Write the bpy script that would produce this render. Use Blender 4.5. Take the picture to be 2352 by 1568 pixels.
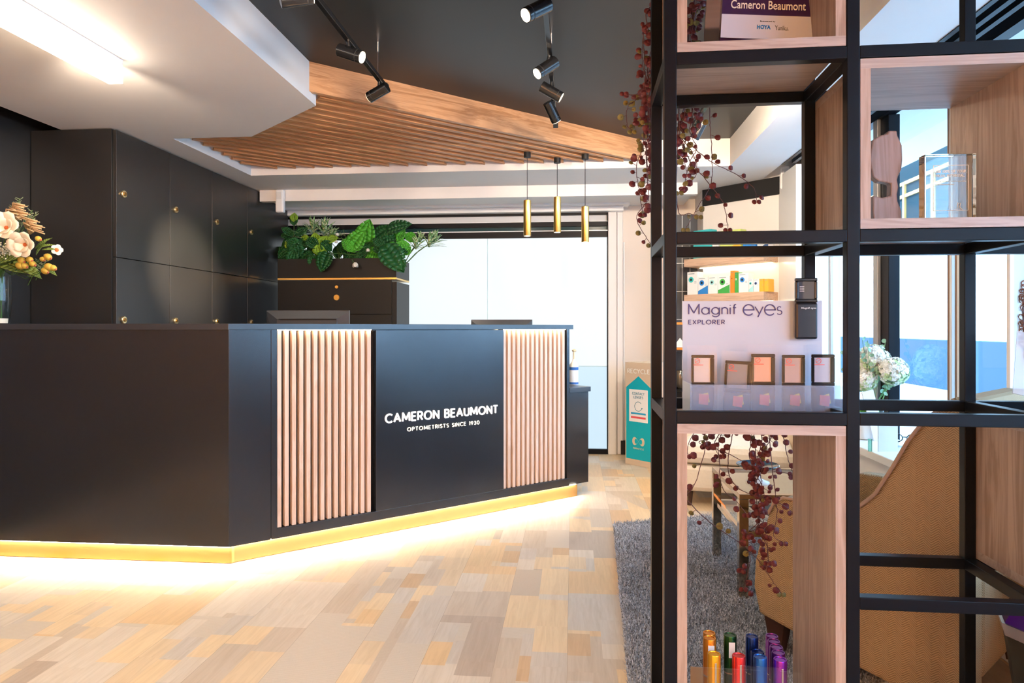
import bpy, math, random
from mathutils import Vector, Matrix
sc = bpy.context.scene
col = sc.collection
for o in list(bpy.data.objects): bpy.data.objects.remove(o)
rnd = random.Random(7)
# ---------------------------------------------------------------- camera
FPX = 1568.0; YAW = math.radians(5.1); EYE = 1.13; HOR = 753.0
FW = (-math.sin(YAW), math.cos(YAW)); RT = (math.cos(YAW), math.sin(YAW))
cd = bpy.data.cameras.new('camera'); cd.sensor_width = 36; cd.lens = 36*FPX/2352
cd.shift_y = -(784-HOR)/2352; cd.clip_start = .02
cam = bpy.data.objects.new('camera', cd); col.objects.link(cam)
cam.location = (0, 0, EYE); cam.rotation_euler = (math.pi/2, 0, YAW)
sc.camera = cam
# ---------------------------------------------------------------- world, daylight, exposure
sc.view_settings.view_transform = 'Standard'; sc.view_settings.look = 'None'
sc.view_settings.gamma = 1; sc.view_settings.use_curve_mapping = False
sc.view_settings.exposure = 0.08
w = bpy.data.worlds.new('sky'); sc.world = w; w.use_nodes = True
w.node_tree.nodes['Background'].inputs[0].default_value = (.62, .81, 1.0, 1)
w.node_tree.nodes['Background'].inputs[1].default_value = 8.0
def lamp(name, kind, loc, energy, color=(1,1,1), aim=None, **kw):
    l = bpy.data.lights.new(name, kind); l.energy = energy; l.color = color
    for k, v in kw.items(): setattr(l, k, v)
    o = bpy.data.objects.new(name, l); col.objects.link(o); o.location = loc
    if aim is not None:
        o.rotation_euler = (Vector(aim)-Vector(loc)).to_track_quat('-Z', 'Y').to_euler()
    return o
lamp('sun', 'SUN', (-5, -3, 6), 18.0, (1, .97, .93), aim=(0, 0, 0), angle=.03)
WARM = (1, .78, .55); COOL = (.75, .88, 1)
for x_, y_ in ((-1.3, 1.3), (-.55, 1.5), (-1.2, -.6), (-.4, -.8), (-2.1, .9)):  # added fill light at track height, no fixtures modelled
    lamp('added_fill_spot', 'SPOT', (x_, y_, 2.24), 45, (1, .79, .58), aim=(x_-.1, y_+.5, 0), spot_size=math.radians(125), spot_blend=.8, shadow_soft_size=.05)

# added lamps without fixtures, bouncing warm fill off the unseen rear wall
for x_ in (-2.4, -1.2, 0, 1.0):
    lamp('added_wall_fill', 'SPOT', (x_, -1.2, 2.24), 540, (1, .76, .50), aim=(x_, -2.6, 1.2), spot_size=math.radians(110), spot_blend=.8, shadow_soft_size=.06)
# added spots without fixtures, filling the desk zone and rear wall with light
for x_, y_, tx, ty, tz, e_ in ((-.7, 1.9, -.9, 6.0, 1.2, 95), (.35, 2.1, .5, 6.0, 1.5, 130), (-1.3, 4.35, -1.3, 4.7, 0, 170), (.85, 3.2, .9, 6.0, 1.5, 120), (-2.0, 2.6, -2.5, 5.0, 1.6, 60)):
    lamp('added_fill_spot', 'SPOT', (x_, y_, 2.20), e_, (1, .80, .60), aim=(tx, ty, tz), spot_size=math.radians(105), spot_blend=.8, shadow_soft_size=.06)

lamp('locker_beam', 'SPOT', (-1.0, 3.30, 2.24), 1500, (1, .78, .52), aim=(-2.62, 4.42, 1.50), spot_size=math.radians(24), spot_blend=.9, shadow_soft_size=.03)  # added beam without a fixture, for the warm cone on the lockers

# ---------------------------------------------------------------- pixel rays onto real planes (room coordinates)
def ray(px, py):
    a = (px-1176)/FPX
    return (FW[0]+a*RT[0], FW[1]+a*RT[1], (HOR-py)/FPX)
def PD(px, py, d): r = ray(px, py); return Vector((r[0]*d, r[1]*d, EYE+r[2]*d))
def PZ(px, py, z): r = ray(px, py); return PD(px, py, (z-EYE)/r[2])
def PY(px, py, y): r = ray(px, py); return PD(px, py, y/r[1])
def PX(px, py, x): r = ray(px, py); return PD(px, py, x/r[0])
def PL(px, py, P, D):
    r = ray(px, py); n = (-D[1], D[0])
    return PD(px, py, (P[0]*n[0]+P[1]*n[1])/(r[0]*n[0]+r[1]*n[1]))

# ---------------------------------------------------------------- materials
MATS = {}
class NT:
    def __init__(s, name):
        s.m = bpy.data.materials.new(name); s.m.use_nodes = True; s.t = s.m.node_tree
        s.b = s.t.nodes['Principled BSDF']; s.out = s.t.nodes['Material Output']
    def n(s, kind, props=None, **inp):
        nd = s.t.nodes.new('ShaderNode'+kind)
        for k, v in (props or {}).items(): setattr(nd, k, v)
        for k, v in inp.items():
            key = int(k[1:]) if k[0] == 'i' and k[1:].isdigit() else k.replace('_', ' ')
            s.set(nd.inputs[key], v)
        return nd
    def set(s, sock, v):
        if isinstance(v, bpy.types.NodeSocket): s.t.links.new(v, sock)
        elif isinstance(v, bpy.types.Node): s.t.links.new(v.outputs[0], sock)
        else:
            if sock.type == 'RGBA' and len(v) == 3: v = (*v, 1)
            sock.default_value = v
    def math(s, op, a, b=0.0): return s.n('Math', {'operation': op}, i0=a, i1=b).outputs[0]
    def ramp(s, fac, stops, const=False):
        nd = s.n('ValToRGB', i0=fac); cr = nd.color_ramp
        if const: cr.interpolation = 'CONSTANT'
        while len(cr.elements) < len(stops): cr.elements.new(.5)
        for e, (p, c) in zip(cr.elements, stops): e.position = p; e.color = (*c, 1)
        return nd.outputs[0]
    def obj(s): return s.n('TexCoord').outputs['Object']
    def mix(s, f, a, b):
        nd = s.n('Mix', {'data_type': 'RGBA'}); s.set(nd.inputs[0], f); s.set(nd.inputs[6], a); s.set(nd.inputs[7], b)
        return nd.outputs[2]
    def bump(s, h, strength=.3, dist=.005):
        nd = s.n('Bump', Strength=strength, Distance=dist, Height=h); s.set(s.b.inputs['Normal'], nd.outputs[0])
def mat(name, c, rough=.5, metal=0, spec=.5, noise=0, coat=0, trans=0, alpha=1, ior=1.45, bump=0, nscale=8):
    if name in MATS: return MATS[name]
    t = NT(name)
    t.set(t.b.inputs['Roughness'], rough); t.set(t.b.inputs['Metallic'], metal)
    t.set(t.b.inputs['Specular IOR Level'], spec); t.set(t.b.inputs['Coat Weight'], coat)
    t.set(t.b.inputs['Transmission Weight'], trans); t.set(t.b.inputs['IOR'], ior)
    t.set(t.b.inputs['Alpha'], alpha)
    if noise or bump:
        ns = t.n('TexNoise', Scale=nscale, Detail=4., Vector=t.obj())
        a = tuple(max(0, x*(1-noise)) for x in c); b = tuple(min(1, x*(1+noise)) for x in c)
        t.set(t.b.inputs['Base Color'], t.mix(ns.outputs[0], a, b))
        if bump: t.bump(ns.outputs[0], bump, .004)
    else: t.set(t.b.inputs['Base Color'], c)
    MATS[name] = t.m; return t.m
def wood(name, c1, c2, axis='x', rough=.45, sc_=1.0):
    if name in MATS: return MATS[name]
    t = NT(name); s = {'x': (.9, 11, 11), 'y': (11, .9, 11), 'z': (11, 11, .9)}[axis]
    mp = t.n('Mapping', Vector=t.obj(), Scale=tuple(k*sc_ for k in s))
    n1 = t.n('TexNoise', Vector=mp, Scale=1.6, Detail=6., Roughness=.62, Distortion=.6)
    s2 = {'x': (3, 130, 130), 'y': (130, 3, 130), 'z': (130, 130, 3)}[axis]
    mp2 = t.n('Mapping', Vector=t.obj(), Scale=s2)
    n2 = t.n('TexNoise', Vector=mp2, Scale=1.5, Detail=2.)
    v = t.math('ADD', t.math('MULTIPLY', n1.outputs[0], .75), t.math('MULTIPLY', n2.outputs[0], .3))
    rings = t.math('SINE', t.math('MULTIPLY', n1.outputs[0], 42.))
    v = t.math('ADD', v, t.math('MULTIPLY', rings, .09))
    t.set(t.b.inputs['Base Color'], t.ramp(v, [(.36, c2), (.66, c1)]))
    t.set(t.b.inputs['Roughness'], rough); t.bump(v, .12, .002)
    MATS[name] = t.m; return t.m
def glow(name, c, strength):
    if name in MATS: return MATS[name]
    t = NT(name); t.set(t.b.inputs['Base Color'], c); t.set(t.b.inputs['Emission Color'], c); t.set(t.b.inputs['Emission Strength'], strength)
    MATS[name] = t.m; return t.m
def thin_glass(name, tint=(1, 1, 1), refl=1.45):
    if name in MATS: return MATS[name]
    t = NT(name); t.t.nodes.remove(t.b)
    tr = t.n('BsdfTransparent', Color=tint); gl = t.n('BsdfGlossy', Roughness=.02, Color=(1, 1, 1))
    fr = t.n('Fresnel', IOR=refl); bf = t.n('NewGeometry').outputs['Backfacing']
    fac = t.math('MULTIPLY', fr, t.math('SUBTRACT', 1.0, bf)); mx = t.n('MixShader', i0=fac, i1=tr, i2=gl)
    t.t.links.new(mx.outputs[0], t.out.inputs[0]); MATS[name] = t.m; return t.m
NAVY = mat('charcoal laminate', (.011, .013, .018), .24, spec=1.0, noise=.25, nscale=2)
DARKLAM = mat('dark locker laminate', (.013, .013, .014), .34, spec=.8, noise=.2, nscale=2)
WHITE = mat('white plaster', (.80, .78, .76), .6, noise=.02)
WARMWHITE = mat('cream wall paint', (.74, .67, .61), .6)
GLOSSWHITE = mat('white gloss', (.85, .86, .86), .25)
BLACKCEIL = mat('black ceiling paint', (.010, .012, .014), .42, spec=.5, noise=.1)
BLACKMETAL = mat('black powder coated metal', (.004, .006, .010), .36, spec=.16)
BLACKGLOSS = mat('gloss black', (.006, .006, .007), .22, spec=.5, coat=.15)
BLACKMATT = mat('matt black', (.008, .008, .009), .6)
BRASS = mat('brushed brass', (.78, .50, .14), .28, 1)
PALEBRASS = mat('pale brass', (.95, .76, .42), .3, 1)
GOLDPL = mat('gold plinth', (.95, .60, .24), .38, 1)
CABLAM = mat('black brown cabinet laminate', (.010, .010, .010), .45, spec=.35)
STEEL = mat('steel', (.6, .6, .6), .25, 1)
OAKX = wood('oak fascia x', (.60, .34, .175), (.38, .185, .08), 'x')
SLATW = wood('oak ceiling slat', (.74, .35, .14), (.46, .20, .07), 'x')
DESKSLAT = wood('desk slat oak', (.74, .54, .42), (.60, .41, .29), 'z')
PALEX = wood('pale ash x', (.44, .355, .315), (.31, .24, .205), 'x')
PALEY = wood('pale ash y', (.46, .30, .22), (.32, .19, .13), 'y')
PALEZ = wood('pale ash z', (.44, .325, .26), (.28, .19, .14), 'z', sc_=.8)
OAKSHELF = wood('oak floating shelf', (.60, .42, .30), (.42, .28, .19), 'x')

# ---------------------------------------------------------------- mesh builder
class MB:
    def __init__(s, M=None): s.v = []; s.f = []; s.M = M or Matrix()
    def add(s, vs, fs):
        k = len(s.v); s.v += [s.M @ Vector(p) for p in vs]; s.f += [tuple(i+k for i in f) for f in fs]; return s
    def box(s, x0, y0, z0, x1, y1, z1):
        return s.prism([(x0, y0), (x1, y0), (x1, y1), (x0, y1)], z0, z1)
    def prism(s, poly, z0, z1, plane='xy'):
        n = len(poly)
        if plane == 'xy': a = [(x, y, z0) for x, y in poly]; b = [(x, y, z1) for x, y in poly]
        elif plane == 'xz': a = [(x, z0, y) for x, y in poly]; b = [(x, z1, y) for x, y in poly]
        else: a = [(z0, x, y) for x, y in poly]; b = [(z1, x, y) for x, y in poly]
        return s.add(a+b, [tuple(range(n-1, -1, -1)), tuple(range(n, 2*n))] + [(i, (i+1) % n, (i+1) % n+n, i+n) for i in range(n)])
    def cyl(s, a, b, r, n=20, r2=None, caps=True):
        a = Vector(a); b = Vector(b); r2 = r if r2 is None else r2
        q = (b-a).to_track_quat('Z', 'Y'); ring = []
        for p, rr in ((a, r), (b, r2)):
            ring += [p + q @ Vector((rr*math.cos(2*math.pi*i/n), rr*math.sin(2*math.pi*i/n), 0)) for i in range(n)]
        fs = [(i, (i+1) % n, (i+1) % n+n, i+n) for i in range(n)]
        if caps: fs += [tuple(range(n-1, -1, -1)), tuple(range(n, 2*n))]
        return s.add(ring, fs)
    def tube(s, pts, r, n=6, r2=None):
        pts = [Vector(p) for p in pts]; vs = []; fs = []; m = len(pts)
        for i, p in enumerate(pts):
            t = (pts[min(i+1, m-1)]-pts[max(i-1, 0)])
            if t.length < 1e-9: t = Vector((0, 0, 1))
            q = t.to_track_quat('Z', 'Y'); rr = r if r2 is None else r+(r2-r)*i/(m-1)
            vs += [p+q @ Vector((rr*math.cos(2*math.pi*k/n), rr*math.sin(2*math.pi*k/n), 0)) for k in range(n)]
        for i in range(m-1):
            fs += [(i*n+k, i*n+(k+1) % n, (i+1)*n+(k+1) % n, (i+1)*n+k) for k in range(n)]
        fs += [tuple(range(n-1, -1, -1)), tuple((m-1)*n+k for k in range(n))]
        return s.add(vs, fs)
    def lathe(s, prof, c=(0, 0, 0), n=28):
        vs = []; fs = []; m = len(prof)
        for r, z in prof: vs += [(c[0]+r*math.cos(2*math.pi*k/n), c[1]+r*math.sin(2*math.pi*k/n), c[2]+z) for k in range(n)]
        for i in range(m-1): fs += [(i*n+k, i*n+(k+1) % n, (i+1)*n+(k+1) % n, (i+1)*n+k) for k in range(n)]
        if prof[0][0] > 1e-6: fs.append(tuple(range(n-1, -1, -1)))
        if prof[-1][0] > 1e-6: fs.append(tuple((m-1)*n+k for k in range(n)))
        return s.add(vs, fs)
    def ball(s, c, rx, ry=None, rz=None, n=14, m=8, q=None):
        ry = ry or rx; rz = rz or rx; vs = []; q = q or Matrix.Identity(3)
        for i in range(m+1):
            a = math.pi*i/m
            for k in range(n):
                b = 2*math.pi*k/n
                vs.append(Vector(c)+q @ Vector((rx*math.sin(a)*math.cos(b), ry*math.sin(a)*math.sin(b), -rz*math.cos(a))))
        return s.add(vs, [(i*n+k, i*n+(k+1) % n, (i+1)*n+(k+1) % n, (i+1)*n+k) for i in range(m) for k in range(n)])
    def build(s, name, m, parent=None, bevel=0, smooth=False, origin=None, sub=0, solid=0):
        me = bpy.data.meshes.new(name)
        o0 = Vector(origin) if origin is not None else Vector((0, 0, 0))
        me.from_pydata([tuple(v-o0) for v in s.v], [], s.f); me.update()
        if isinstance(m, (list, tuple)):
            for k in m: me.materials.append(k)
        else: me.materials.append(m)
        o = bpy.data.objects.new(name, me); col.objects.link(o); o.location = o0
        if parent is not None: o.parent = parent
        if smooth:
            for p in me.polygons: p.use_smooth = True
            if smooth != 'all':
                try: me.set_sharp_from_angle(angle=math.radians(40))
                except Exception: pass
        if solid: md = o.modifiers.new('solid', 'SOLIDIFY'); md.thickness = solid; md.offset = 0
        if bevel:
            md = o.modifiers.new('bevel', 'BEVEL'); md.width = bevel; md.segments = 2; md.limit_method = 'ANGLE'
        if sub: md = o.modifiers.new('sub', 'SUBSURF'); md.levels = sub; md.render_levels = sub
        return o
def tag(o, label=None, cat=None, group=None, kind=None):
    if label: o['label'] = label
    if cat: o['category'] = cat
    if group: o['group'] = group
    if kind: o['kind'] = kind
    return o
def thing(name, label, cat, loc=(0, 0, 0), rz=0, group=None):
    o = bpy.data.objects.new(name, None); col.objects.link(o); o.empty_display_size = .05
    o.location = loc; o.rotation_euler = (0, 0, rz); tag(o, label, cat, group); return o
def struct(name, mb, m, parent=None, **kw):
    o = mb.build(name, m, parent, **kw)
    if parent is None: o['kind'] = 'structure'
    return o
def copy_tree(o, parent=None):
    c = o.copy(); col.objects.link(c)
    if parent is not None: c.parent = parent
    for ch in list(o.children): copy_tree(ch, c)
    return c
def text(name, body, m, parent, M, width=None, height=None, depth=.001, bold=0, space=1.0):
    """lettering lying in the local xy plane of M (x right, y up, z towards the reader), centred"""
    cu = bpy.data.curves.new(name, 'FONT'); cu.body = body; cu.extrude = depth; cu.offset = bold
    cu.align_x = 'CENTER'; cu.align_y = 'CENTER'; cu.space_character = space; cu.size = 1; cu.resolution_u = 3
    cu.extrude = 0.02
    o = bpy.data.objects.new(name, cu); col.objects.link(o)
    dg = bpy.context.evaluated_depsgraph_get(); me = bpy.data.meshes.new_from_object(o.evaluated_get(dg))
    bpy.data.objects.remove(o)
    xs = [v.co.x for v in me.vertices]; ys = [v.co.y for v in me.vertices]
    w0 = max(xs)-min(xs); h0 = max(ys)-min(ys); cx = (max(xs)+min(xs))/2; cy = (max(ys)+min(ys))/2
    sx = width/w0 if width else height/h0; sy = height/h0 if height else sx
    for v in me.vertices:
        v.co = M @ Vector(((v.co.x-cx)*sx, (v.co.y-cy)*sy, v.co.z/.04*depth))
    me.materials.clear(); me.materials.append(m)
    o = bpy.data.objects.new(name, me); col.objects.link(o); o.parent = parent
    return o
# geometric stroke lettering: every glyph is a set of centre lines, drawn with an even pen
def _arc(cx, cy, rx, ry, a0, a1, n=14):
    return [(cx+rx*math.cos(math.radians(a0+(a1-a0)*i/n)), cy+ry*math.sin(math.radians(a0+(a1-a0)*i/n))) for i in range(n+1)]
GLY = {
 'A': (.82, [[(0, 0), (.41, 1), (.82, 0)], [(.15, .33), (.67, .33)]]), 'B': (.60, [[(0, 0), (0, 1), (.30, 1)]+_arc(.30, .76, .24, .24, 90, -90)+[(0, .52)], [(0, .52), (.32, .52)]+_arc(.32, .26, .27, .26, 90, -90)+[(0, 0)]]),
 'C': (.80, [_arc(.5, .5, .5, .5, 48, 312, 22)]), 'E': (.54, [[(.54, 1), (0, 1), (0, 0), (.54, 0)], [(0, .52), (.48, .52)]]), 'L': (.48, [[(0, 1), (0, 0), (.48, 0)]]),
 'M': (.95, [[(0, 0), (.06, 1), (.475, .22), (.89, 1), (.95, 0)]]), 'N': (.72, [[(0, 0), (0, 1), (.72, 0), (.72, 1)]]), 'O': (.98, [_arc(.49, .5, .49, .5, 0, 360, 30)]), '0': (.66, [_arc(.33, .5, .33, .5, 0, 360, 26)]),
 'P': (.56, [[(0, 0), (0, 1), (.30, 1)]+_arc(.30, .73, .27, .27, 90, -90)+[(0, .46)]]), 'R': (.60, [[(0, 0), (0, 1), (.30, 1)]+_arc(.30, .73, .27, .27, 90, -90)+[(0, .46)], [(.28, .46), (.60, 0)]]),
 'S': (.54, [_arc(.28, .76, .24, .24, 35, 250, 14)+_arc(.27, .25, .27, .25, 90, -140, 14)]), 'T': (.62, [[(0, 1), (.62, 1)], [(.31, 1), (.31, 0)]]), 'U': (.68, [[(0, 1), (0, .34)]+_arc(.34, .34, .34, .34, 180, 360)+[(.68, 1)]]),
 'I': (.0, [[(0, 0), (0, 1)]]), 'X': (.66, [[(0, 0), (.66, 1)], [(0, 1), (.66, 0)]]), 'Y': (.66, [[(0, 1), (.33, .5), (.66, 1)], [(.33, .5), (.33, 0)]]), 'D': (.70, [[(0, 0), (0, 1), (.22, 1)]+_arc(.22, .5, .48, .5, 90, -90, 18)+[(0, 0)]]), 'H': (.68, [[(0, 0), (0, 1)], [(.68, 0), (.68, 1)], [(0, .5), (.68, .5)]]),
 '1': (.16, [[(0, .86), (.16, 1), (.16, 0)]]), '9': (.58, [_arc(.29, .70, .29, .30, 0, 360, 22), [(.57, .62), (.24, 0)]]), '3': (.54, [_arc(.27, .76, .23, .24, 150, -90, 14)+_arc(.27, .26, .27, .26, 90, -150, 14)]), ' ': (.30, []),
 'a': (.62, [_arc(.31, .33, .31, .33, 0, 360, 24), [(.62, .66), (.62, 0)]]), 'g': (.62, [_arc(.31, .33, .31, .33, 0, 360, 24), [(.62, .66), (.62, .02)]+_arc(.31, .02, .31, .28, 0, -150, 12)]), 'n': (.46, [[(0, 0), (0, .66)], [(0, .40)]+_arc(.23, .42, .23, .24, 180, 0, 12)+[(.46, 0)]]),
 'i': (.0, [[(0, 0), (0, .66)], [(0, .84), (0, .90)]]), 'f': (.26, [[(.10, 0), (.10, .80)]+_arc(.26, .80, .16, .18, 180, 90, 6), [(0, .64), (.26, .64)]]), 'e': (.66, [[(.0, .33), (.66, .33)]+_arc(.33, .33, .33, .33, 0, 318, 24)]),
 'y': (.52, [[(0, .66), (.28, .02)], [(.52, .66), (.18, -.28)]]), 's': (.36, [_arc(.18, .49, .15, .16, 40, 260, 10)+_arc(.18, .17, .18, .17, 85, -150, 10)])}
def pen(name, body, m, parent, M, width, height=None, weight=.12, gap=.22, depth=.001):
    x = 0; polys = []
    for c_ in body:
        if c_ in GLY:
            w_, ls = GLY[c_]; polys += [[(x+px, py) for px, py in l] for l in ls]; x += w_+gap
    xs = [p[0] for l in polys for p in l]; ys = [p[1] for l in polys for p in l]
    x0, x1, y0, y1 = min(xs)-weight/2, max(xs)+weight/2, min(ys)-weight/2, max(ys)+weight/2
    sx = width/(x1-x0); sy = height/(y1-y0) if height else sx; mb = MB(M)
    for l in polys:
        for (ax, ay), (bx, by) in zip(l, l[1:]):
            d = math.hypot(bx-ax, by-ay)
            if d < 1e-6: continue
            h = weight/2; ux, uy = (bx-ax)/d*h, (by-ay)/d*h; nx, ny = -uy, ux; e = .0 if len(l) > 6 else 0
            q = [(ax+nx, ay+ny), (ax-nx, ay-ny), (bx-nx, by-ny), (bx+nx, by+ny)]
            mb.prism([((px-(x0+x1)/2)*sx, (py-(y0+y1)/2)*sy) for px, py in q], 0, depth)
        for k, (ax, ay) in enumerate(l):
            if 0 < k < len(l)-1:
                q = [(ax+weight*.5*math.cos(t_*.785), ay+weight*.5*math.sin(t_*.785)) for t_ in range(8)]
                mb.prism([((px-(x0+x1)/2)*sx, (py-(y0+y1)/2)*sy) for px, py in q], 0, depth*1.02)
    return mb.build(name, m, parent)
def frame_M(origin, xdir, up=(0, 0, 1)):
    """matrix whose x runs along xdir, y up, z out of the face (towards the reader)"""
    x = Vector(xdir).normalized(); y = Vector(up).normalized(); z = x.cross(y).normalized(); y = z.cross(x)
    M = Matrix((x, y, z)).transposed().to_4x4(); M.translation = Vector(origin); return M

# ================================================================ THE SETTING
XL, XR, YB, YF = -3.14, 1.78, 6.2, -2.6
# floor: strips of mixed timber and woven tiles running away from the camera
t = NT('patchwork plank floor')
sp = t.n('SeparateXYZ', Vector=t.obj()); X_, Y_ = sp.outputs[0], sp.outputs[1]
def cells(wx, ly, seed):
    i = t.math('FLOOR', t.math('DIVIDE', t.math('ADD', X_, seed), wx))
    off = t.n('TexWhiteNoise', {'noise_dimensions': '1D'}, W=t.math('ADD', i, seed*7.3)).outputs[0]
    j = t.math('FLOOR', t.math('ADD', t.math('DIVIDE', Y_, ly), t.math('MULTIPLY', off, 5.)))
    v = t.n('CombineXYZ', X=i, Y=j, Z=seed)
    wn = t.n('TexWhiteNoise', {'noise_dimensions': '3D'}, Vector=v)
    return wn.outputs[0], wn.outputs[1]
a, ac = cells(.245, .46, 1.0); b, bc = cells(.1225, .31, 1.0); c, cc = cells(.0817, .17, 1.0)
v = t.mix(t.math('GREATER_THAN', a, .32), b, a); 
v2 = t.mix(t.math('GREATER_THAN', b, .72), v, c)
# diagonal offcuts in a few cells
dg_ = t.math('LESS_THAN', t.math('FRACT', t.math('ADD', t.math('MULTIPLY', X_, 2.6), t.math('MULTIPLY', Y_, 1.35))), .34)
dg2 = t.math('MULTIPLY', dg_, t.math('LESS_THAN', a, .05))
v3 = t.mix(dg2, v2, t.math('FRACT', t.math('MULTIPLY', a, 9.7)))
tones = t.ramp(v3, [(0, (.70, .54, .36)), (.14, (.58, .48, .38)), (.30, (.64, .56, .47)), (.44, (.76, .58, .37)), (.56, (.60, .41, .24)), (.62, (.68, .59, .49)), (.78, (.60, .53, .46)), (.9, (.72, .50, .28)), (.96, (.48, .39, .31))], const=True)
mp = t.n('Mapping', Vector=t.obj(), Scale=(30, 2.2, 1)); ofs = t.n('VectorMath', {'operation': 'ADD'}, i0=mp, i1=bc)
gr = t.n('TexNoise', Vector=ofs, Scale=1.5, Detail=6., Roughness=.6, Distortion=1.2).outputs[0]
wv = t.n('TexWave', {'wave_type': 'BANDS', 'bands_direction': 'Y'}, Vector=t.obj(), Scale=62., Distortion=1.5, Detail=2., Detail_Scale=6.).outputs[1]
iswov = t.math('LESS_THAN', t.math('ABSOLUTE', t.math('SUBTRACT', v3, .36)), .08)
tex = t.mix(iswov, gr, t.math('MULTIPLY', wv, .9))
shade = t.ramp(tex, [(.25, (.80, .76, .70)), (.62, (1, 1, 1))])
mul = t.n('Mix', {'data_type': 'RGBA', 'blend_type': 'MULTIPLY'}); t.set(mul.inputs[0], .85); t.set(mul.inputs[6], tones); t.set(mul.inputs[7], shade)
seam = t.math('LESS_THAN', t.math('FRACT', t.math('DIVIDE', t.math('ADD', X_, 1.0), .245)), .006)
t.set(t.b.inputs['Base Color'], t.mix(t.math('MULTIPLY', seam, .5), mul.outputs[2], (.2, .14, .1)))
t.set(t.b.inputs['Roughness'], t.math('ADD', .30, t.math('MULTIPLY', tex, .18))); t.bump(tex, .06, .002)
FLOOR = t.m
struct('floor', MB().box(XL-.1, YF-.1, -.1, XR+.05, YB+.1, 0), FLOOR)

# white dropped ceiling with its cut-out, z = 2.28
CE = MB(); CZ, CT = 2.28, 2.62
CE.prism([(-2.96, YF), (-1.325, YF), (-1.325, 3.43), (-1.925, 3.95), (-2.42, 3.95), (-2.42, 4.96), (-2.96, 4.96)], CZ, CT)
CE.box(-2.96, 4.96, CZ, 1.46, 5.5, CT); CE.box(1.11, YF, CZ, 1.46, 4.96, CT)
CE.box(-2.61, 5.5, 2.187, .98, 5.56, CT); CE.box(-2.96, 5.5, CZ, -2.61, YB+.05, CT); CE.box(.98, 5.5, CZ, 1.46, YB+.05, CT)
CE.box(-2.61, 5.56, 2.225, .98, YB+.05, CT)
ceil = struct('ceiling', CE, WHITE)
struct('ceiling', MB().box(-1.4, YF, 2.475, 1.2, 5.0, 2.52), BLACKCEIL)
fa = Vector((-1.33, 3.335)); fb = Vector((.49, 4.945)); fd = (fb-fa).normalized(); fn = Vector((-fd.y, fd.x))
# white lining above the timber slats
struct('ceiling', MB().prism([tuple(fa+fn*.03), tuple(fb+fn*.03), (.4, 4.97), (-2.44, 4.97), (-2.44, 3.94), (-1.93, 3.94), (-1.3, 3.42)], 2.44, 2.47), WHITE)
struct('ceiling', MB().box(XL-.1, YF-.1, 2.56, -2.96, YB+.1, 2.6), BLACKCEIL)
struct('ceiling', MB().box(XL-.1, YF-.1, 2.63, XR+.6, YB+.2, 2.7), WHITE)  # unseen slab over the room, added to keep sunlight out

# walls
struct('wall_left', MB().box(XL-.1, YF, 0, XL, YB, 2.6), DARKLAM)
WBROWN = mat('brown wall behind the camera', (.70, .38, .18), .7)
struct('wall_front', MB().box(XL, YF-.1, 0, XR+.3, YF, 2.6), WBROWN)
W0 = PY(640, 500, YB).x; W1 = PY(1395, 500, YB).x
wb = MB(); wb.box(XL, YB, 0, -2.95, YB+.12, 2.62); wb.box(W1+.02, YB, 0, XR, YB+.12, 2.62); wb.box(-2.95, YB, 2.205, W1+.02, YB+.12, 2.62)
struct('wall_back', wb, WARMWHITE)
# white pilaster casing right of the frosted window, with a step
p = MB(); q0 = PY(1397, 600, YB-.05).x; q1 = PY(1431, 600, YB-.05).x
p.box(q0, YB-.05, 0, q0+.075, YB, 2.2); p.box(q0+.08, YB-.035, 0, q1, YB, 2.2)
struct('trim_1', p, WHITE, bevel=.004)
struct('trim_2', MB().box(-2.95, YB-.20, 2.208, q1+.05, YB, 2.232).box(-2.95, YB-.12, 2.165, q1, YB, 2.208), GLOSSWHITE, bevel=.004)
# corner wall at 45 degrees, with its black band under the ceiling
A = Vector((1.084, 5.826)); B = Vector((1.60, 5.312)); AB = (B-A).normalized(); An = Vector((AB.y, -AB.x))*-1
if An.y > 0: An = -An
struct('wall_corner', MB().prism([tuple(A), tuple(B), (B.x+.2, B.y+.2), (A.x+.3, A.y+.36)], 0, CT), WHITE)
struct('wall_corner', MB().box(1.084, 5.826, 0, 1.15, YB, CT), WHITE)
bd = MB(); a0 = A+An*.012
bd.prism([tuple(A), tuple(A+An*.012), tuple(B+An*.012), tuple(B)], 2.145, CZ)
struct('trim_3', bd, BLACKMATT)
# white pilaster between corner wall and shop window
struct('trim_4', MB().box(1.56, 4.95, 0, 1.80, 5.42, CZ), GLOSSWHITE)
struct('wall_right', MB().box(XR-.02, 5.0, 0, XR+.1, YB, CT).box(XR-.02, YF, 0, XR+.08, 5.0, .40), WHITE)
struct('ceiling', MB().box(1.46, YF, 2.44, XR+.9, YB, 2.5), mat('beige soffit', (.80, .70, .60), .6))

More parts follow.
